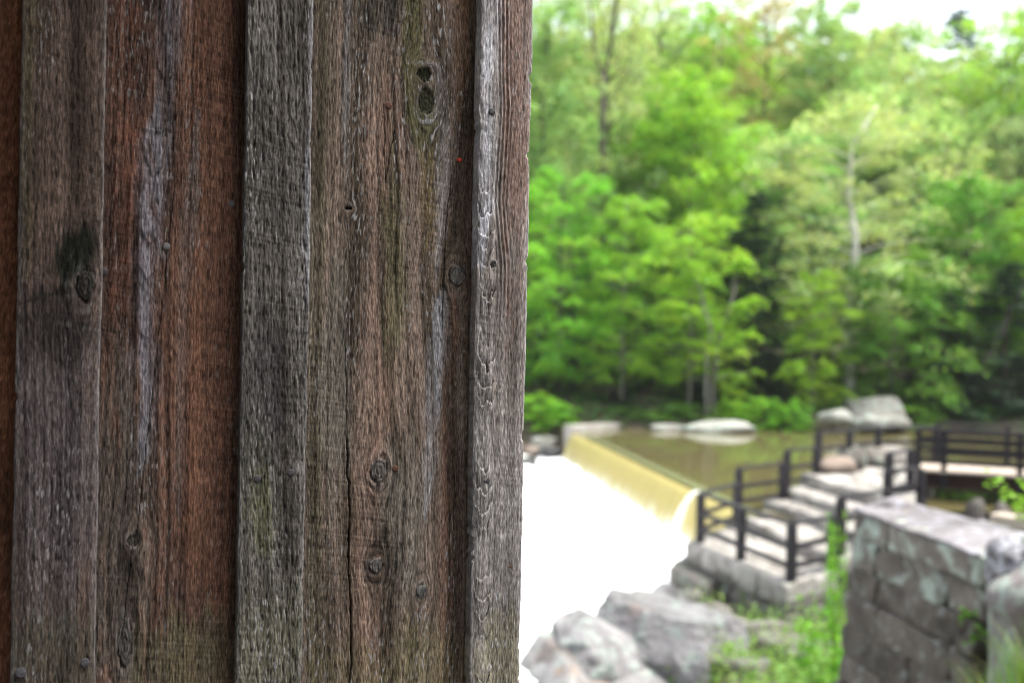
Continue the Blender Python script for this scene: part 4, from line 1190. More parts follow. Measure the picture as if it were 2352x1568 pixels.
def sluice():
    root = empty('sluice_wall', (0, 0, 0), 'rough stone walls of the dark sluice opening under the footbridge', 'stone wall')
    rs = random.Random(9)
    for (p, q, zt) in ((Vector((10.3, 24.6)), Vector((11.1, 27.6)), -3.6), (Vector((13.4, 24.6)), Vector((18.6, 22.4)), -3.75)):
        d = (q - p); L = d.length; d.normalize(); nm = Vector((-d.y, d.x))
        for c in range(5):
            t = 0
            z1 = zt - 0.36 * c
            while t < L - 0.1:
                w = min(rs.uniform(0.5, 0.95), L - t)
                a, b = p + d * (t + 0.01), p + d * (t + w - 0.01)
                o_ = nm * rs.uniform(-0.06, 0.06)
                C = [a + o_, b + o_, b + nm * 0.6, a + nm * 0.6]
                if (C[1] - C[0]).x * (C[2] - C[0]).y - (C[1] - C[0]).y * (C[2] - C[0]).x < 0: C = [C[1], C[0], C[3], C[2]]
                C = [(v.x, v.y, z1 - 0.35) for v in C] + [(v.x, v.y, z1) for v in C]
                link('stone', hexa('stone', C, 0.05, 0.05, int(t * 31) + c, 2.0), ST_DARK, root)
                t += w
    o = empty('timber_beam', (0, 0, 0), 'pale weathered timber beam lying in the pit behind the block wall', 'beam')
    DECK = bpy.data.materials['pale_deck']
    a, b = atd(2285, 1188, 16.0), atd(2480, 1222, 15.0)
    beam('timber', a, b, 0.35, 0.16, DECK, o)
    rk = [(2180, 1165, 20.5, 0.5, ST_DARK), (2235, 1150, 22.0, 0.42, ST_DARK), (2130, 1150, 21.0, 0.4, ST_DARK), (2300, 1160, 21, 0.5, ST_DARK)]
    labs = ['grey rubble stone at the mouth of the sluice, middle one', 'grey rubble stone set back inside the sluice mouth', 'grey rubble stone below the end post of the near fence', 'grey rubble stone farthest right in the sluice mouth']
    for i, (x, y, d, r, m) in enumerate(rk):
        p = atd(x, y, d)
        zz = Hs(p.x, p.y)
        h = (p.z - zz) / 2 + 0.1
        q = link('boulder', boulder_mesh('boulder', r, r, max(h, 0.3), 80 + i, 0.25, 3, 1), m, None, (p.x, p.y, (p.z + zz) / 2))
        tag(q, labs[i], 'boulder', 'rubble in the sluice')
sluice()

# ------------------------------------------------------------------ vegetation
G_YEL = leaf_mat('yellow_green_leaf', (0.29, 0.49, 0.05), 0.46)
G_BRI = leaf_mat('bright_green_leaf', (0.215, 0.45, 0.045), 0.44)
G_MID = leaf_mat('mid_green_leaf', (0.18, 0.36, 0.055), 0.42)
G_PAL = leaf_mat('pale_olive_leaf', (0.42, 0.51, 0.23), 0.47)
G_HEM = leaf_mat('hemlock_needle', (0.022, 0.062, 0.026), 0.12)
G_TAN = leaf_mat('budding_tan_leaf', (0.48, 0.42, 0.19), 0.4)
G_SPR = leaf_mat('spruce_needle', (0.10, 0.19, 0.14), 0.2)
G_FERN = leaf_mat('undergrowth_leaf', (0.055, 0.13, 0.025), 0.3)
G_COV = leaf_mat('ground_cover_leaf', (0.17, 0.29, 0.055), 0.35)
G_GRA = leaf_mat('grass_blade', (0.10, 0.21, 0.035), 0.35)
G_HIGH = leaf_mat('pale_haze_leaf', (0.40, 0.50, 0.22), 0.5, (1.0, 1.05, 0.8))  # veiling haze painted into the leaf colour of the upper trees
G_HIGH2 = leaf_mat('light_haze_leaf', (0.31, 0.47, 0.15), 0.5, (1.0, 1.08, 0.75))  # same painted haze, less pale
BARK_D = plain_mat('dark_bark', (0.045, 0.038, 0.03), (0.10, 0.085, 0.07), 5, 0.9, (1, 1, 0.25), 0.5)
BARK_G = plain_mat('grey_bark', (0.13, 0.12, 0.10), (0.24, 0.225, 0.20), 5, 0.9, (1, 1, 0.25), 0.4)
BARK_W = plain_mat('white_bark', (0.34, 0.31, 0.27), (0.70, 0.68, 0.64), 2.2, 0.85, (1, 1, 0.4), 0.3)

def leaves_mesh(name, P, size, tint, rng, flat=0.6, aspect=0.55, up=None, axis=None):
    n = len(P)
    nr = rng.normal(size=(n, 3)) * flat
    nr[:, 2] += 1.0
    nr /= np.linalg.norm(nr, axis=1, keepdims=True)
    a = rng.normal(size=(n, 3)) if axis is None else axis + 0.35 * rng.normal(size=(n, 3))
    a -= nr * (a * nr).sum(1, keepdims=True)
    a /= np.linalg.norm(a, axis=1, keepdims=True) + 1e-9
    b = np.cross(nr, a)
    s = (size * rng.uniform(0.65, 1.3, n))[:, None]
    V = np.empty((n, 4, 3))
    V[:, 0] = P - a * s * 0.5
    V[:, 1] = P - b * s * 0.5 * aspect + a * s * 0.03 - nr * s * 0.06
    V[:, 2] = P + a * s * 0.5 - nr * s * 0.12
    V[:, 3] = P + b * s * 0.5 * aspect + a * s * 0.03 - nr * s * 0.06
    Q = np.arange(n * 4).reshape(n, 4)
    C = np.repeat(tint, 4, axis=0)
    return arr_mesh(name, V.reshape(-1, 3), Q, C)

TREES = {}
def tree_meshes(kind, seed):
    key = (kind, seed)
    if key in TREES: return TREES[key]
    rng = np.random.RandomState(seed * 13 + len(kind))
    P_ = dict(maple=dict(Ht=12, R=4.2, base=0.12, n=40, m=9, q=80, ls=0.21, droop=0.30, up=0.35, spr=0.85, th=0.10, tr=0.13),
              beech=dict(Ht=11, R=4.2, base=0.15, n=30, m=10, q=88, ls=0.20, droop=0.28, up=0.22, spr=0.95, th=0.06, tr=0.11),
              tall=dict(Ht=17, R=5.2, base=0.12, n=52, m=9, q=64, ls=0.27, droop=0.30, up=0.55, spr=1.0, th=0.22, tr=0.2),
              sparse=dict(Ht=17, R=5.4, base=0.30, n=40, m=9, q=34, ls=0.24, droop=0.15, up=0.75, spr=0.9, th=0.18, tr=0.2),
              syca=dict(Ht=17, R=5.8, base=0.24, n=46, m=9, q=40, ls=0.22, droop=0.35, up=0.5, spr=1.0, th=0.16, tr=0.32),
              willow=dict(Ht=8.5, R=3.4, base=0.10, n=40, m=9, q=70, ls=0.19, droop=0.65, up=0.35, spr=0.7, th=0.2, tr=0.09),
              hemlock=dict(Ht=14, R=3.8, base=0.03, n=70, m=7, q=34, ls=0.30, droop=0.28, up=0.05, spr=0.75, th=0.05, tr=0.2),
              spruce=dict(Ht=16, R=3.0, base=0.06, n=60, m=5, q=18, ls=0.4, droop=0.22, up=0.1, spr=0.55, th=0.08, tr=0.2),
              shrub=dict(Ht=2.0, R=1.5, base=0.0, n=22, m=5, q=26, ls=0.17, droop=0.3, up=0.55, spr=0.38, th=0.14, tr=0.03))[kind]
    Ht, R, base = P_['Ht'], P_['R'], P_['base']
    V, Fc = [], []
    tr = P_['tr']
    wob = rng.normal(size=(8, 2)) * 0.02 * Ht * (1.6 if kind == 'syca' else 0.5)
    tp = []
    for i in range(8):
        f = i / 7
        tp.append((wob[i][0] * f, wob[i][1] * f, Ht * 0.96 * f - 0.4 * (1 - f)))
    tube(V, Fc, tp, [tr * (1 - 0.9 * i / 7) + 0.01 for i in range(8)], 7)
    TV, TF = list(V), list(Fc)
    V, Fc = [], []
    LP, LT, LA = [], [], []
    cone = kind in ('hemlock', 'spruce')
    for i in range(P_['n']):
        t = (i + rng.uniform(0.1, 0.9)) / P_['n']
        z = Ht * (base + (0.96 - base) * t)
        if cone: r = R * (1 - t) ** 0.75 * rng.uniform(0.75, 1.1) + 0.3
        elif kind == 'shrub': r = R * (1 - t ** 2) ** 0.5 * rng.uniform(0.6, 1.1) + 0.1
        else: r = R * max(0.05, 1 - ((t - 0.42) / 0.66) ** 2) ** 0.5 * (rng.uniform(0.35, 1.3) if kind in ('beech', 'maple') else rng.uniform(0.5, 1.2)) + 0.3
        az = i * 2.39996 + rng.uniform(-0.5, 0.5)
        ca, sa = math.cos(az), math.sin(az)
        up, dr = P_['up'] * r * (0.5 + t), P_['droop'] * r
        f = z / (Ht * 0.96)
        bx, by = np.interp(f, np.linspace(0, 1, 8), wob[:, 0] * np.linspace(0, 1, 8)), np.interp(f, np.linspace(0, 1, 8), wob[:, 1] * np.linspace(0, 1, 8))
        bend = rng.uniform(-0.35, 0.35)
        def lp(s):
            an = az + bend * s
            return np.array((bx + r * s * math.cos(an), by + r * s * math.sin(an), z - 0.25 * up + up * s - dr * s * s))
        pts = [lp(s) for s in (0, 0.2, 0.45, 0.7, 1.0)]
        lr = tr * (0.42 if not cone else 0.2) * (1 - 0.6 * t) * (0.45 if kind == 'syca' else 1)
        tube(V, Fc, pts, [lr, lr * 0.75, lr * 0.5, lr * 0.3, lr * 0.1], 5)
        for k in range(P_['m']):
            s = 0.28 + 0.72 * (k + rng.uniform(0.2, 0.8)) / P_['m']
            if rng.rand() < (0.24 if kind in ('beech', 'maple', 'willow') else 0.16): continue
            c = lp(s)
            side = np.array((-sa, ca, 0)) * rng.normal() * 0.30 * r * (1 - 0.35 * s)
            c = c + side + np.array((0, 0, rng.normal() * 0.12 - 0.10 * abs(side).max()))
            q = int(P_['q'] * rng.uniform(0.6, 1.4))
            rs_ = P_['spr'] * rng.uniform(0.7, 1.3)
            ro = np.abs(rng.normal(size=q)) * 0.55 * rs_
            th_ = rng.uniform(0, 2 * np.pi, q)
            ox = np.stack([ro * np.cos(th_), ro * np.sin(th_), rng.normal(size=q) * P_['th'] * rs_ - 0.30 * ro ** 2 / rs_ - P_['droop'] * 0.35 * ro], -1)
            if cone:
                rad = np.array((ca, sa, 0)); tan = np.array((-sa, ca, 0))
                ox = (ro * np.cos(th_) * 1.2)[:, None] * rad + (ro * np.sin(th_) * 0.8)[:, None] * tan + np.stack([0 * ro, 0 * ro, rng.normal(size=q) * 0.05 - 0.35 * ro ** 2], -1)
            LP.append(c + ox)
            tone = rng.uniform(0.78, 1.22)
            hue = rng.uniform(-0.12, 0.12)
            LT.append(np.stack([tone * (1 + hue) * rng.uniform(0.85, 1.15, q), tone * rng.uniform(0.88, 1.12, q), tone * (1 - hue) * rng.uniform(0.85, 1.15, q)], -1))
            LA.append(np.repeat(np.array([[ca, sa, -0.3]]), q, 0))
    LP = np.concatenate(LP); LT = np.concatenate(LT); LA = np.concatenate(LA)
    crown = leaves_mesh('crown', LP, P_['ls'], LT, rng, 0.55 if kind not in ('hemlock', 'beech', 'willow') else 0.38, 0.6 if not cone else 0.34, axis=LA if cone or kind == 'willow' else None)
    trunk = pyd('trunk', TV, TF)
    limbs = pyd('limbs', V, Fc)
    for me in (crown, trunk, limbs):
        me.polygons.foreach_set('use_smooth', np.ones(len(me.polygons), bool))
        me.materials.append(None)
    TREES[key] = (trunk, limbs, crown, P_)
    return TREES[key]

def set_mat(o, m):
    o.material_slots[0].link = 'OBJECT'
    o.material_slots[0].material = m

def tree(name, x, top, Y, kind, seed, leaf, bark, label, wpx=None, group='trees on the far bank', basez=None, cat='tree', rz=None, lean=(0, 0)):
    trunk, limbs, crown, P_ = tree_meshes(kind, seed)
    X = (x - CX) / F * Y
    zb = Hs(X, Y) - 0.15 if basez is None else basez
    zt = (CY - top) / F * Y + X * sn
    sz = (zt - zb) / P_['Ht']
    sxy = sz if wpx is None else (wpx / F * Y) / (2 * P_['R'])
    root = empty(name, (X, Y, zb), label, cat, group)
    root.rotation_euler = (lean[0], lean[1], random.uniform(0, 6.28) if rz is None else rz)
    root.scale = (sxy, sxy, sz)
    for nm, me, m in (('trunk', trunk, bark), ('limbs', limbs, bark), ('crown', crown, leaf)):
        o = bpy.data.objects.new(nm, me)
        COL.objects.link(o)
        o.parent = root
        set_mat(o, m)
    return root

T = [
    # front row on the far bank
    ('broadleaf_tree', 1285, 375, 50.0, 'maple', 1, G_BRI, BARK_D, 'bright green drooping tree at the barn edge on the far bank', 300),
    ('broadleaf_tree', 1430, 430, 49.0, 'beech', 2, G_BRI, BARK_G, 'layered fresh green tree right of the barn edge, over the abutment', 270),
    ('broadleaf_tree', 1585, 470, 48.2, 'beech', 3, G_YEL, BARK_G, 'layered yellow green tree whose crown hangs over the far waterline', 270),
    ('sycamore', 1955, 215, 51.5, 'syca', 1, G_PAL, BARK_W, 'large sycamore with a crooked white trunk and thin olive leaves', 540),
    ('broadleaf_tree', 2050, 560, 50.5, 'willow', 1, G_MID, BARK_G, 'drooping mid green tree just above the tilted slab', 330),
    ('broadleaf_tree', 1868, 600, 48, 'beech', 4, G_YEL, BARK_G, 'small vivid yellow green tree left of the drooping one above the rocks', 170),
    ('broadleaf_tree', 2225, 400, 53, 'tall', 2, G_MID, BARK_D, 'broad mid green tree behind the footbridge', 300),
    ('broadleaf_tree', 2370, 440, 52, 'maple', 3, G_YEL, BARK_D, 'yellowish tree at the right edge of the picture, lower slope', 230),
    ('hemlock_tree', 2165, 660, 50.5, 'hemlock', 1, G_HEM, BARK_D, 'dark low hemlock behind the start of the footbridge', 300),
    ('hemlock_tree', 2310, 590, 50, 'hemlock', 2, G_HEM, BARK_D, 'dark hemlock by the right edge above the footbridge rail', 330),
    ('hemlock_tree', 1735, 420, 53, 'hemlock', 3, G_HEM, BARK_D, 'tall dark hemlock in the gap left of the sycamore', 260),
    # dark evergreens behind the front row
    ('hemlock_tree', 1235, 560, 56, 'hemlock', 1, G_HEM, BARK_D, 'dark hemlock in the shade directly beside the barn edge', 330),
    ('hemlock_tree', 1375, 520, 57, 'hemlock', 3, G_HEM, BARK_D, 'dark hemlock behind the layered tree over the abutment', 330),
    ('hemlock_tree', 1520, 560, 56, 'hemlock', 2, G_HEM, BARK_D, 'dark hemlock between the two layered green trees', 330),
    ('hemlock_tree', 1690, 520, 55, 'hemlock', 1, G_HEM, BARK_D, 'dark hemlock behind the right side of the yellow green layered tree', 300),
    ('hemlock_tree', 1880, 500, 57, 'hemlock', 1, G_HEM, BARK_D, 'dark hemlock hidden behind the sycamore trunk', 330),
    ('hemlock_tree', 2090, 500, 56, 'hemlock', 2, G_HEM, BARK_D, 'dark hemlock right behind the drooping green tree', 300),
    # mid slope
    ('broadleaf_tree', 1240, -20, 62, 'tall', 1, G_HIGH2, BARK_D, 'tall green tree reaching the top of the picture at the barn edge', 300),
    ('bare_forked_tree', 1385, -60, 64, 'sparse', 1, G_PAL, BARK_D, 'thinly leaved tree with a dark forked trunk high at the upper left of the wood', 340),
    ('broadleaf_tree', 1580, 175, 63, 'tall', 3, G_YEL, BARK_D, 'brightest yellow green rounded tree in the middle of the slope', 330),
    ('broadleaf_tree', 1460, 250, 66, 'tall', 2, G_BRI, BARK_D, 'green tree behind the forked one, left of the brightest tree', 300),
    ('broadleaf_tree', 1790, 290, 66, 'tall', 1, G_HIGH2, BARK_D, 'green tree between the brightest tree and the sycamore', 300),
    ('budding_tree', 1745, -20, 78, 'sparse', 2, G_TAN, BARK_D, 'tan budding tree at the top of the wood left of the open sky', 340),
    ('broadleaf_tree', 1890, 15, 74, 'tall', 3, G_HIGH2, BARK_D, 'tall fresh green tree bordering the open sky on its left', 270),
    ('broadleaf_tree', 2105, 235, 68, 'tall', 2, G_HIGH2, BARK_D, 'grey green tree rising behind the sycamore crown', 320),
    ('broadleaf_tree', 2310, 55, 74, 'sparse', 3, G_YEL, BARK_D, 'open yellow green tree below the lone spruce', 380),
    ('broadleaf_tree', 2390, 0, 82, 'tall', 1, G_HIGH2, BARK_D, 'green tree in the top right corner of the picture', 320),
    ('spruce_tree', 2192, 4, 98, 'spruce', 1, G_SPR, BARK_D, 'lone blue green spruce standing against the sky', 270),
    ('broadleaf_tree', 2065, 50, 92, 'tall', 1, G_HIGH2, BARK_D, 'hazy green tree under the open patch of sky', 260),
    ('broadleaf_tree', 1985, 60, 84, 'tall', 2, G_PAL, BARK_D, 'pale tree top at the left foot of the open sky', 240),
    ('broadleaf_tree', 1640, 10, 84, 'sparse', 1, G_YEL, BARK_D, 'thin yellow tree on the ridge left of the tan budding tree', 320),
    ('broadleaf_tree', 1500, -60, 86, 'sparse', 2, G_PAL, BARK_D, 'thin pale tree on the ridge right of the forked trunk', 340),
    ('broadleaf_tree', 1310, -70, 88, 'sparse', 3, G_PAL, BARK_D, 'thin pale tree on the ridge left of the forked trunk', 340),
    ('broadleaf_tree', 2200, 135, 88, 'tall', 3, G_PAL, BARK_D, 'pale green tree directly under the lone spruce', 330),
]
for (nm, x, top, Y, kind, seed, leaf, bark, lab, w) in T:
    tree(nm, x, top, Y, kind, seed, leaf, bark, lab, w)
rr = random.Random(5)
LM = [(1225, 'the barn edge'), (1310, 'the pale ridge tree'), (1385, 'the dark forked trunk'), (1460, 'the tree behind the fork'), (1580, 'the brightest yellow green tree'),
      (1650, 'the thin yellow ridge tree'), (1745, 'the tan budding tree'), (1800, 'the green tree left of the sycamore'), (1890, 'the tall tree bordering the sky'), (1955, 'the sycamore'), (2065, 'the open sky patch'),
      (2192, 'the lone spruce'), (2290, 'the open yellow tree'), (2370, 'the right picture edge')]
LEAFN = {}
def slope_label(x, Y, leaf):
    lx, ln = min(LM, key=lambda q: abs(q[0] - x))
    side = 'behind' if abs(x - lx) < 10 else ('just left of' if x < lx else 'just right of')
    row = 'on the middle slope' if Y < 76 else ('on the upper slope' if Y < 92 else 'on the ridge')
    cn = {'pale_haze_leaf': 'haze paled green', 'light_haze_leaf': 'hazed green', 'pale_olive_leaf': 'pale olive', 'yellow_green_leaf': 'yellow green'}[leaf.name]
    return '%s tree %s, %s %s' % (cn, row.replace('the ', '', 1) if len(ln.split()) > 6 else row, side, ln)
for i in range(46):
    Y = rr.uniform(66, 108); x = 1215 + (i + rr.uniform(0, 1)) / 46 * 1180
    gap = 1 if 1930 < x < 2352 else 0
    topmin = 62 if gap else -60
    if gap: Y = rr.uniform(66, 100)
    base = CY - Hs((x - CX) / F * Y, Y) * F / Y
    top = max(topmin + rr.uniform(0, 90), base - rr.uniform(9, 15) * F / Y)
    kd, sd_, lf = rr.choice(['tall', 'maple', 'sparse'] if Y < 82 else ['tall', 'tall', 'maple', 'sparse']), rr.randint(1, 3), rr.choice([G_HIGH, G_HIGH2, G_PAL, G_YEL, G_HIGH2])
    tree('broadleaf_tree', x, top, Y, kd, sd_, lf, BARK_D, slope_label(x, Y, lf), rr.uniform(230, 330), 'trees high on the slope')
HL = ['at the barn edge', 'left of the abutment bush', 'above the shaded bush behind the abutment', 'under the layered fresh green tree', 'left of the twin pale trunks', 'right of the twin pale trunks',
      'above the brightest bush', 'left of the tilted slab', 'right of the tilted slab', 'behind the footbridge rail', 'at the right edge']
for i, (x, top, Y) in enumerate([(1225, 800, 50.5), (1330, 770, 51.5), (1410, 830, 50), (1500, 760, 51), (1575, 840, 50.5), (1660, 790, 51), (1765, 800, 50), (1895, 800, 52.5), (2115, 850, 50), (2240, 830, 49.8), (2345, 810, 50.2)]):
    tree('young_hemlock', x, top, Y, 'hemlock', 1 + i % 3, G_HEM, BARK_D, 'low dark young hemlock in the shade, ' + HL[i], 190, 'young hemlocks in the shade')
# more of the wood out of frame, for whoever steps aside
for i, (x, top, Y, kind, leaf) in enumerate([(1080, 300, 54, 'maple', G_BRI), (900, 380, 53, 'beech', G_YEL), (1000, 20, 64, 'tall', G_MID), (760, 100, 66, 'tall', G_BRI), (600, 350, 56, 'maple', G_MID),
                                            (2560, 300, 55, 'maple', G_BRI), (2520, 60, 70, 'tall', G_MID), (2750, 200, 64, 'tall', G_YEL), (840, 500, 56, 'hemlock', G_HEM), (2620, 500, 52, 'hemlock', G_HEM)]):
    tree('broadleaf_tree' if kind != 'hemlock' else 'hemlock_tree', x, top, Y, kind, 1 + i % 3, leaf, BARK_D,
         'tree of the same wood standing outside the picture' , 320, 'trees outside the picture')
fk = [o for o in bpy.data.objects if o.name == 'bare_forked_tree'][0]
V, Fc = [], []
tube(V, Fc, [atd(1384, 420, 61), atd(1382, 300, 61), atd(1386, 165, 61)], [0.24, 0.2, 0.17], 7)
tube(V, Fc, [atd(1385, 180, 61), atd(1364, 110, 61), atd(1358, 30, 61.4), atd(1340, -60, 60)], [0.11, 0.09, 0.07, 0.02], 6)
tube(V, Fc, [atd(1387, 180, 61), atd(1404, 110, 61), atd(1412, 30, 58.7), atd(1430, -70, 58)], [0.15, 0.12, 0.10, 0.04], 6)
tube(V, Fc, [atd(1390, 190, 61), atd(1430, 160, 58.6), atd(1470, 180, 58.3)], [0.10, 0.07, 0.02], 5)
o = link('fork', pyd('fork', V, Fc), BARK_D, fk)
o.matrix_parent_inverse = fk.matrix_basis.inverted()
tw = empty('twin_trunk_tree', atd(1626, 965, 46.9), 'slender tree with two pale grey trunks standing at the far waterline', 'tree')
tw.location.z = Hs(tw.location.x, 46.9) - 0.1
b0 = Vector(tw.location)
for k, (tops) in enumerate(([(1622, 900), (1624, 830), (1634, 760), (1600, 640)], [(1632, 890), (1640, 830), (1652, 770), (1690, 650)])):
    V, Fc = [], []
    P = [Vector((0.28 * k, 0, 0))] + [atd(x + 4 * k, y, 46.9 + 0.2 * k) - b0 for x, y in tops]
    tube(V, Fc, P, [0.095, 0.085, 0.075, 0.06, 0.02], 7)
    link('trunk', pyd('trunk', V, Fc), BARK_G, tw)
V, Fc, LP, LT = [], [], [], []
rg = np.random.RandomState(31)
for (x, y, ex, ey) in [(1640, 800, 1720, 770), (1645, 780, 1700, 720), (1628, 800, 1560, 780), (1620, 720, 1540, 700), (1668, 720, 1730, 690), (1640, 870, 1740, 855), (1605, 660, 1570, 600), (1680, 670, 1700, 600)]:
    p, q = atd(x, y, 46.9) - b0, atd(ex, ey, 46.4 + rg.uniform(-.8, .8)) - b0
    tube(V, Fc, [p, p.lerp(q, 0.5) + Vector((0, 0, 0.12)), q], [0.045, 0.03, 0.01], 5)
    for k in range(10 if ey < 840 else 2):
        c = np.array(p.lerp(q, rg.uniform(0.3, 1.05)))
        n_ = 42; ro = np.abs(rg.normal(size=n_)) * 0.42; th_ = rg.uniform(0, 6.28, n_)
        LP.append(c + np.stack([ro * np.cos(th_), ro * np.sin(th_), 0.1 + rg.normal(size=n_) * 0.05 - 0.4 * ro ** 2], -1))
        LT.append(rg.uniform(0.8, 1.2) * rg.uniform(0.85, 1.15, (n_, 3)))
link('limbs', pyd('limbs', V, Fc), BARK_G, tw)
link('crown', leaves_mesh('crown', np.concatenate(LP), 0.2, np.concatenate(LT), rg, 0.4, 0.6), G_YEL, tw)
# leaning bare trunk at the right
V, Fc = [], []
a, b = atd(2300, 745, 50), atd(2380, 600, 50)
base = Vector((a.x - (b.x - a.x) * 1.4, 50, Hs(a.x - (b.x - a.x) * 1.4, 50)))
tube(V, Fc, [base, base.lerp(b, 0.5) + Vector((0.1, 0, 0)), b, b + (b - a) * 0.8], [0.14, 0.12, 0.1, 0.05], 7)
tag(link('leaning_trunk', pyd('leaning_trunk', V, Fc), BARK_G), 'slanting bare grey trunk at the right edge in front of dark hemlock', 'tree trunk')

# shrubs along the far waterline
SH = [(1245, 905, 46.8, G_BRI, 170, 'bright green bush on the far shore at the barn edge'), (1290, 925, 46.6, G_BRI, 120, 'small bright bush hanging over the left end of the abutment'),
      (1430, 935, 47.6, G_MID, 170, 'shaded green bush behind the abutment'), (1560, 925, 47.0, G_MID, 150, 'shaded bush left of the twin pale trunks'),
      (1680, 918, 46.5, G_BRI, 140, 'bright bush right of the twin pale trunks'), (1745, 912, 46.6, G_BRI, 150, 'brightest leafy bush in the middle of the far shore'),
      (1815, 922, 46.5, G_BRI, 140, 'bright bush against the left end of the pale rounded rock'), (1500, 945, 46.6, G_MID, 130, 'low dark bush over the right end of the abutment'),
      (2110, 930, 48.2, G_MID, 150, 'low bush right of the tilted slab'), (2240, 925, 49.4, G_MID, 170, 'dark bush on the far shore behind the bridge'), (2350, 935, 50, G_MID, 160, 'bush at the right edge of the far shore')]
for i, (x, top, Y, leaf, w, lab) in enumerate(SH):
    tree('bush', x, top, Y, 'shrub', 1 + i % 3, leaf, BARK_D, lab, w, 'bushes along the far waterline', cat='bush')

def cover(name, pts, lab, mat, seed, ls=0.07, aspect=0.7, flat=0.6):
    rng = np.random.RandomState(seed)
    P = np.array(pts)
    tone = rng.uniform(0.7, 1.25, len(P))[:, None]
    tint = tone * rng.uniform(0.88, 1.12, (len(P), 3))
    me = leaves_mesh(name, P, ls, tint, rng, flat, aspect)
    return tag(link(name, me, mat, smooth=False), lab, None, None, 'stuff')
# ivy and seedlings on the slope under the terrace
rng = np.random.RandomState(3)
pts = []
xy = np.stack([rng.uniform(1.6, 6.2, 42000), rng.uniform(9.5, 18.6, 42000)], -1)
zz = H(xy[:, 0], xy[:, 1])
den = fbm(xy[:, 0] * 1.3, xy[:, 1] * 1.3, 44, 3)
pxx = CX + F * xy[:, 0] / xy[:, 1]
keep = (den + 0.45 * sstep(1700, 1900, pxx) - 0.35 * sstep(1640, 1560, pxx) + 0.3 * rng.normal(size=len(pxx)) > 0.0) & (pxx > 1540)
inner = np.array([(x > 4.95 + (y - 17.5) * 0.0) and y > 17.4 for x, y in xy])
keep &= ~inner
xy, zz = xy[keep], zz[keep]
hh = np.abs(rng.normal(size=len(xy))) * 0.2
cover('ground_cover', np.stack([xy[:, 0], xy[:, 1], zz + 0.03 + hh], -1), 'small yellow green leaves covering the bank below the stone landing', G_COV, 5)
# ferns of litter on the far bank
xy = np.stack([rng.uniform(-4, 30, 12000), rng.uniform(45.5, 54, 12000)], -1)
keep = (xy[:, 1] > yb(xy[:, 0]) + 0.25) & (fbm(xy[:, 0] * 0.5, xy[:, 1] * 0.5, 77, 3) > -0.05)
xy = xy[keep]
rr = np.random.RandomState(21)
xy2 = np.stack([rr.uniform(-12, 60, 60000), rr.uniform(60, 112, 60000)], -1)
xy2 = xy2[fbm(xy2[:, 0] * 0.25, xy2[:, 1] * 0.25, 61, 3) + 0.5 > 0]
cover('hillside_undergrowth', np.stack([xy2[:, 0], xy2[:, 1], H(xy2[:, 0], xy2[:, 1]) + np.abs(rr.normal(size=len(xy2))) * 1.5], -1), 'mass of young green growth covering the hillside between the trees', G_MID, 16, 0.5)
cover('undergrowth', np.stack([xy[:, 0], xy[:, 1], H(xy[:, 0], xy[:, 1]) + 0.05 + np.abs(rng.normal(size=len(xy))) * 0.18], -1), 'low green undergrowth on the far bank under the trees', G_FERN, 6, 0.22)

# leafy shrubs beside the block wall and by the fence
def near_bush(x, y, d, hpx, wpx, lab, leaf=G_BRI, seed=1, ls=None):
    p = atd(x, y, d)
    zb = Hs(p.x, p.y) - 0.05
    trunk, limbs, crown, P_ = tree_meshes('nearshrub%d' % seed, seed) if False else near_shrub(seed)
    root = empty('bush', (p.x, p.y, zb), lab, 'bush', 'bushes beside the block wall')
    s = (p.z - zb) / P_['Ht']
    w = (wpx / F * d) / (2 * P_['R'])
    root.scale = (w, w, s)
    root.rotation_euler = (0, 0, seed * 1.3)
    for nm, me, m in (('stems', limbs, BARK_D), ('crown', crown, leaf)):
        o = bpy.data.objects.new(nm, me); COL.objects.link(o); o.parent = root; set_mat(o, m)
_ns = {}
def near_shrub(seed):
    if seed in _ns: return _ns[seed]
    rng = np.random.RandomState(seed + 70)
    V, Fc, LP, LT = [], [], [], []
    for i in range(26):
        az = rng.uniform(0, 6.28); r = rng.uniform(0.2, 0.75); hgt = rng.uniform(0.8, 2.4)
        pts = [np.array((r * f * math.cos(az) * (0.6 + 0.4 * f), r * f * math.sin(az) * (0.6 + 0.4 * f), hgt * (f ** 0.8))) for f in (0, 0.3, 0.6, 0.85, 1)]
        tube(V, Fc, pts, [0.012, 0.01, 0.007, 0.005, 0.002], 4)
        q = 62
        f = rng.uniform(0.15, 1, q)
        c = np.stack([np.interp(f, (0, 0.3, 0.6, 0.85, 1), [p[k] for p in pts]) for k in range(3)], -1)
        c = c + rng.normal(size=(q, 3)) * np.array((0.11, 0.11, 0.07))
        LP.append(c); tone = rng.uniform(0.75, 1.25)
        LT.append(tone * rng.uniform(0.85, 1.15, (q, 3)))
    crown = leaves_mesh('crown', np.concatenate(LP), 0.10, np.concatenate(LT), rng, 0.7, 0.7)
    limbs = pyd('stems', V, Fc)
    for me in (crown, limbs): me.materials.append(None)
    _ns[seed] = (None, limbs, crown, dict(Ht=2.3, R=0.85))
    return _ns[seed]
near_bush(1925, 1195, 12.3, 0, 95, 'tall narrow leafy bush against the left edge of the block wall', G_BRI, 1)
near_bush(1890, 1345, 12.0, 0, 185, 'leafy green bush at the lower left foot of the block wall', G_BRI, 2)
near_bush(1850, 1490, 11.0, 0, 190, 'low bright bush at the bottom of the picture left of the block wall', G_COV, 3)
near_bush(1640, 1400, 17.0, 0, 110, 'thin yellow leaved bush climbing the joint between ledges and landing wall', G_COV, 1)

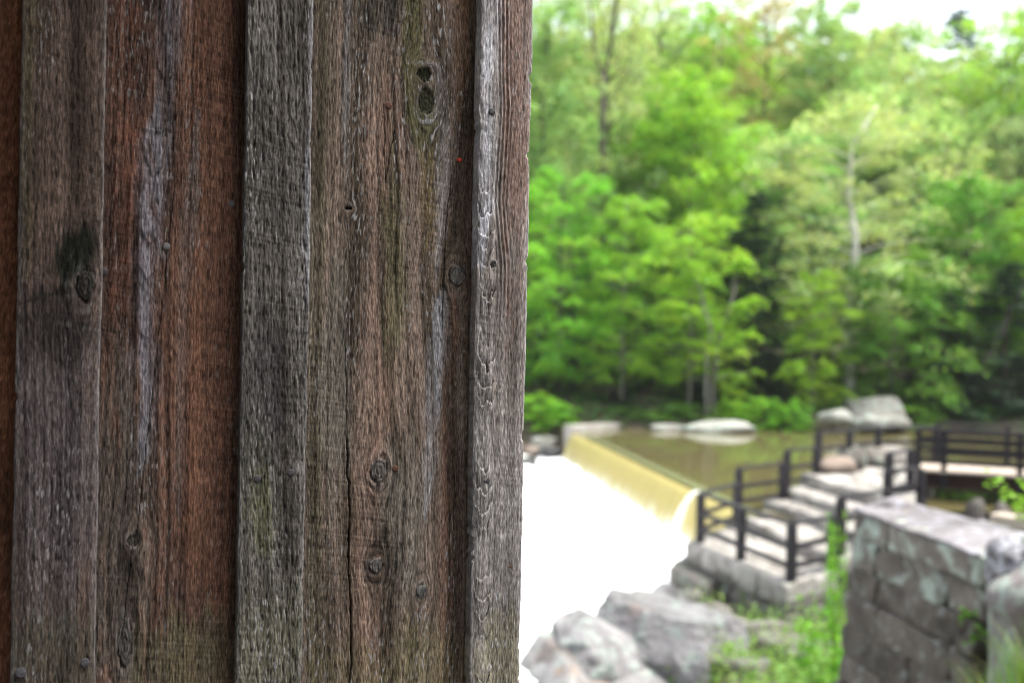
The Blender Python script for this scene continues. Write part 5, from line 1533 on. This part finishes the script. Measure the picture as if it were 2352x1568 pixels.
def sprig():
    root = empty('leafy_branch', atd(2420, 1240, 8.2), 'bright green leafy twig reaching in from the right above the block wall', 'branch')
    V, Fc, LP, LT = [], [], [], []
    rng = np.random.RandomState(8)
    o = root.location
    ends = [(2268, 1095), (2300, 1130), (2325, 1160), (2352, 1110), (2345, 1190)]
    for (x, y) in ends:
        e = np.array(atd(x, y, 8.2 + rng.uniform(-0.2, 0.2))) - np.array(o)
        pts = [np.zeros(3), e * 0.35 + (0, 0, 0.08), e * 0.7 + (0, 0, 0.07), e]
        tube(V, Fc, pts, [0.012, 0.009, 0.006, 0.002], 5)
        for k in range(26):
            f = rng.uniform(0.35, 1.02)
            c = np.array([np.interp(f, (0, 0.35, 0.7, 1), [p[a] for p in pts]) for a in range(3)])
            LP.append(c + rng.normal(size=3) * 0.035)
            LT.append(np.ones(3) * rng.uniform(0.8, 1.3))
    link('twigs', pyd('twigs', V, Fc), BARK_D, root)
    link('leaves', leaves_mesh('leaves', np.array(LP), 0.062, np.array(LT), rng, 0.7, 0.65), G_BRI, root)
sprig()

def wall_fern():
    root = empty('fern', atd(2218, 1450, 7.15), 'small plant rooted in the crevice at the right end of the block wall', 'plant')
    rng = np.random.RandomState(4)
    V, Fc, LP = [], [], []
    for (x, y) in [(2217, 1396), (2205, 1425), (2245, 1462), (2232, 1410), (2250, 1440), (2222, 1470)]:
        e = np.array(atd(x, y, 6.98)) - np.array(root.location)
        pts = [np.array((0, 0.08, -0.05)), e * 0.5 + (0, -0.02, 0.02), e]
        tube(V, Fc, pts, [0.005, 0.004, 0.002], 4)
        for k in range(4): LP.append(e + rng.normal(size=3) * 0.02)
    link('stems', pyd('stems', V, Fc), BARK_D, root)
    link('leaves', leaves_mesh('leaves', np.array(LP), 0.075, np.ones((len(LP), 3)) * rng.uniform(0.6, 1.0, (len(LP), 1)), rng, 0.9, 0.6), G_MID, root)
wall_fern()

# tufts of grass on the rocks at the lower right
def blades(name, centers, lab, seed, hgt=0.5, n=130, mat=G_GRA):
    rng = np.random.RandomState(seed)
    V, Q, C = [], [], []
    for (cx_, cy_, cz_) in centers:
        for _ in range(n):
            az = rng.uniform(0, 6.28); r0 = abs(rng.normal()) * 0.07
            L = hgt * rng.uniform(0.5, 1.2); ln = rng.uniform(0.1, 0.8)
            b = np.array((cx_ + r0 * math.cos(az), cy_ + r0 * math.sin(az), cz_))
            d = np.array((math.cos(az), math.sin(az), 0)); sd = np.array((-d[1], d[0], 0)) * 0.004
            tone = rng.uniform(0.7, 1.3); dry = rng.rand() < 0.3
            col = np.array((2.6, 1.3, 2.2)) * tone * 0.8 if dry else np.ones(3) * tone
            k0 = len(V)
            for s in (0, 0.35, 0.7, 1.0):
                p = b + d * L * ln * s ** 1.6 + np.array((0, 0, L * (s - 0.35 * ln * s * s)))
                w = sd * (1 - 0.85 * s)
                V += [p - w, p + w]; C += [col, col]
            for s in range(3): Q.append([k0 + 2 * s, k0 + 2 * s + 1, k0 + 2 * s + 3, k0 + 2 * s + 2])
    me = arr_mesh(name, np.array(V), np.array(Q), np.array(C))
    tag(link(name, me, mat), lab, None, None, 'stuff')
cen = []
for (x, y, d) in [(2300, 1600, 5.7), (2345, 1560, 5.5), (2365, 1520, 5.6), (2270, 1640, 5.5), (2330, 1640, 5.2)]:
    p = atd(x, y, d); cen.append((p.x, p.y, p.z - 0.12))
blades('grass', cen, 'long green and straw coloured grass growing over the rocks at lower right', 3, 0.34, 70)
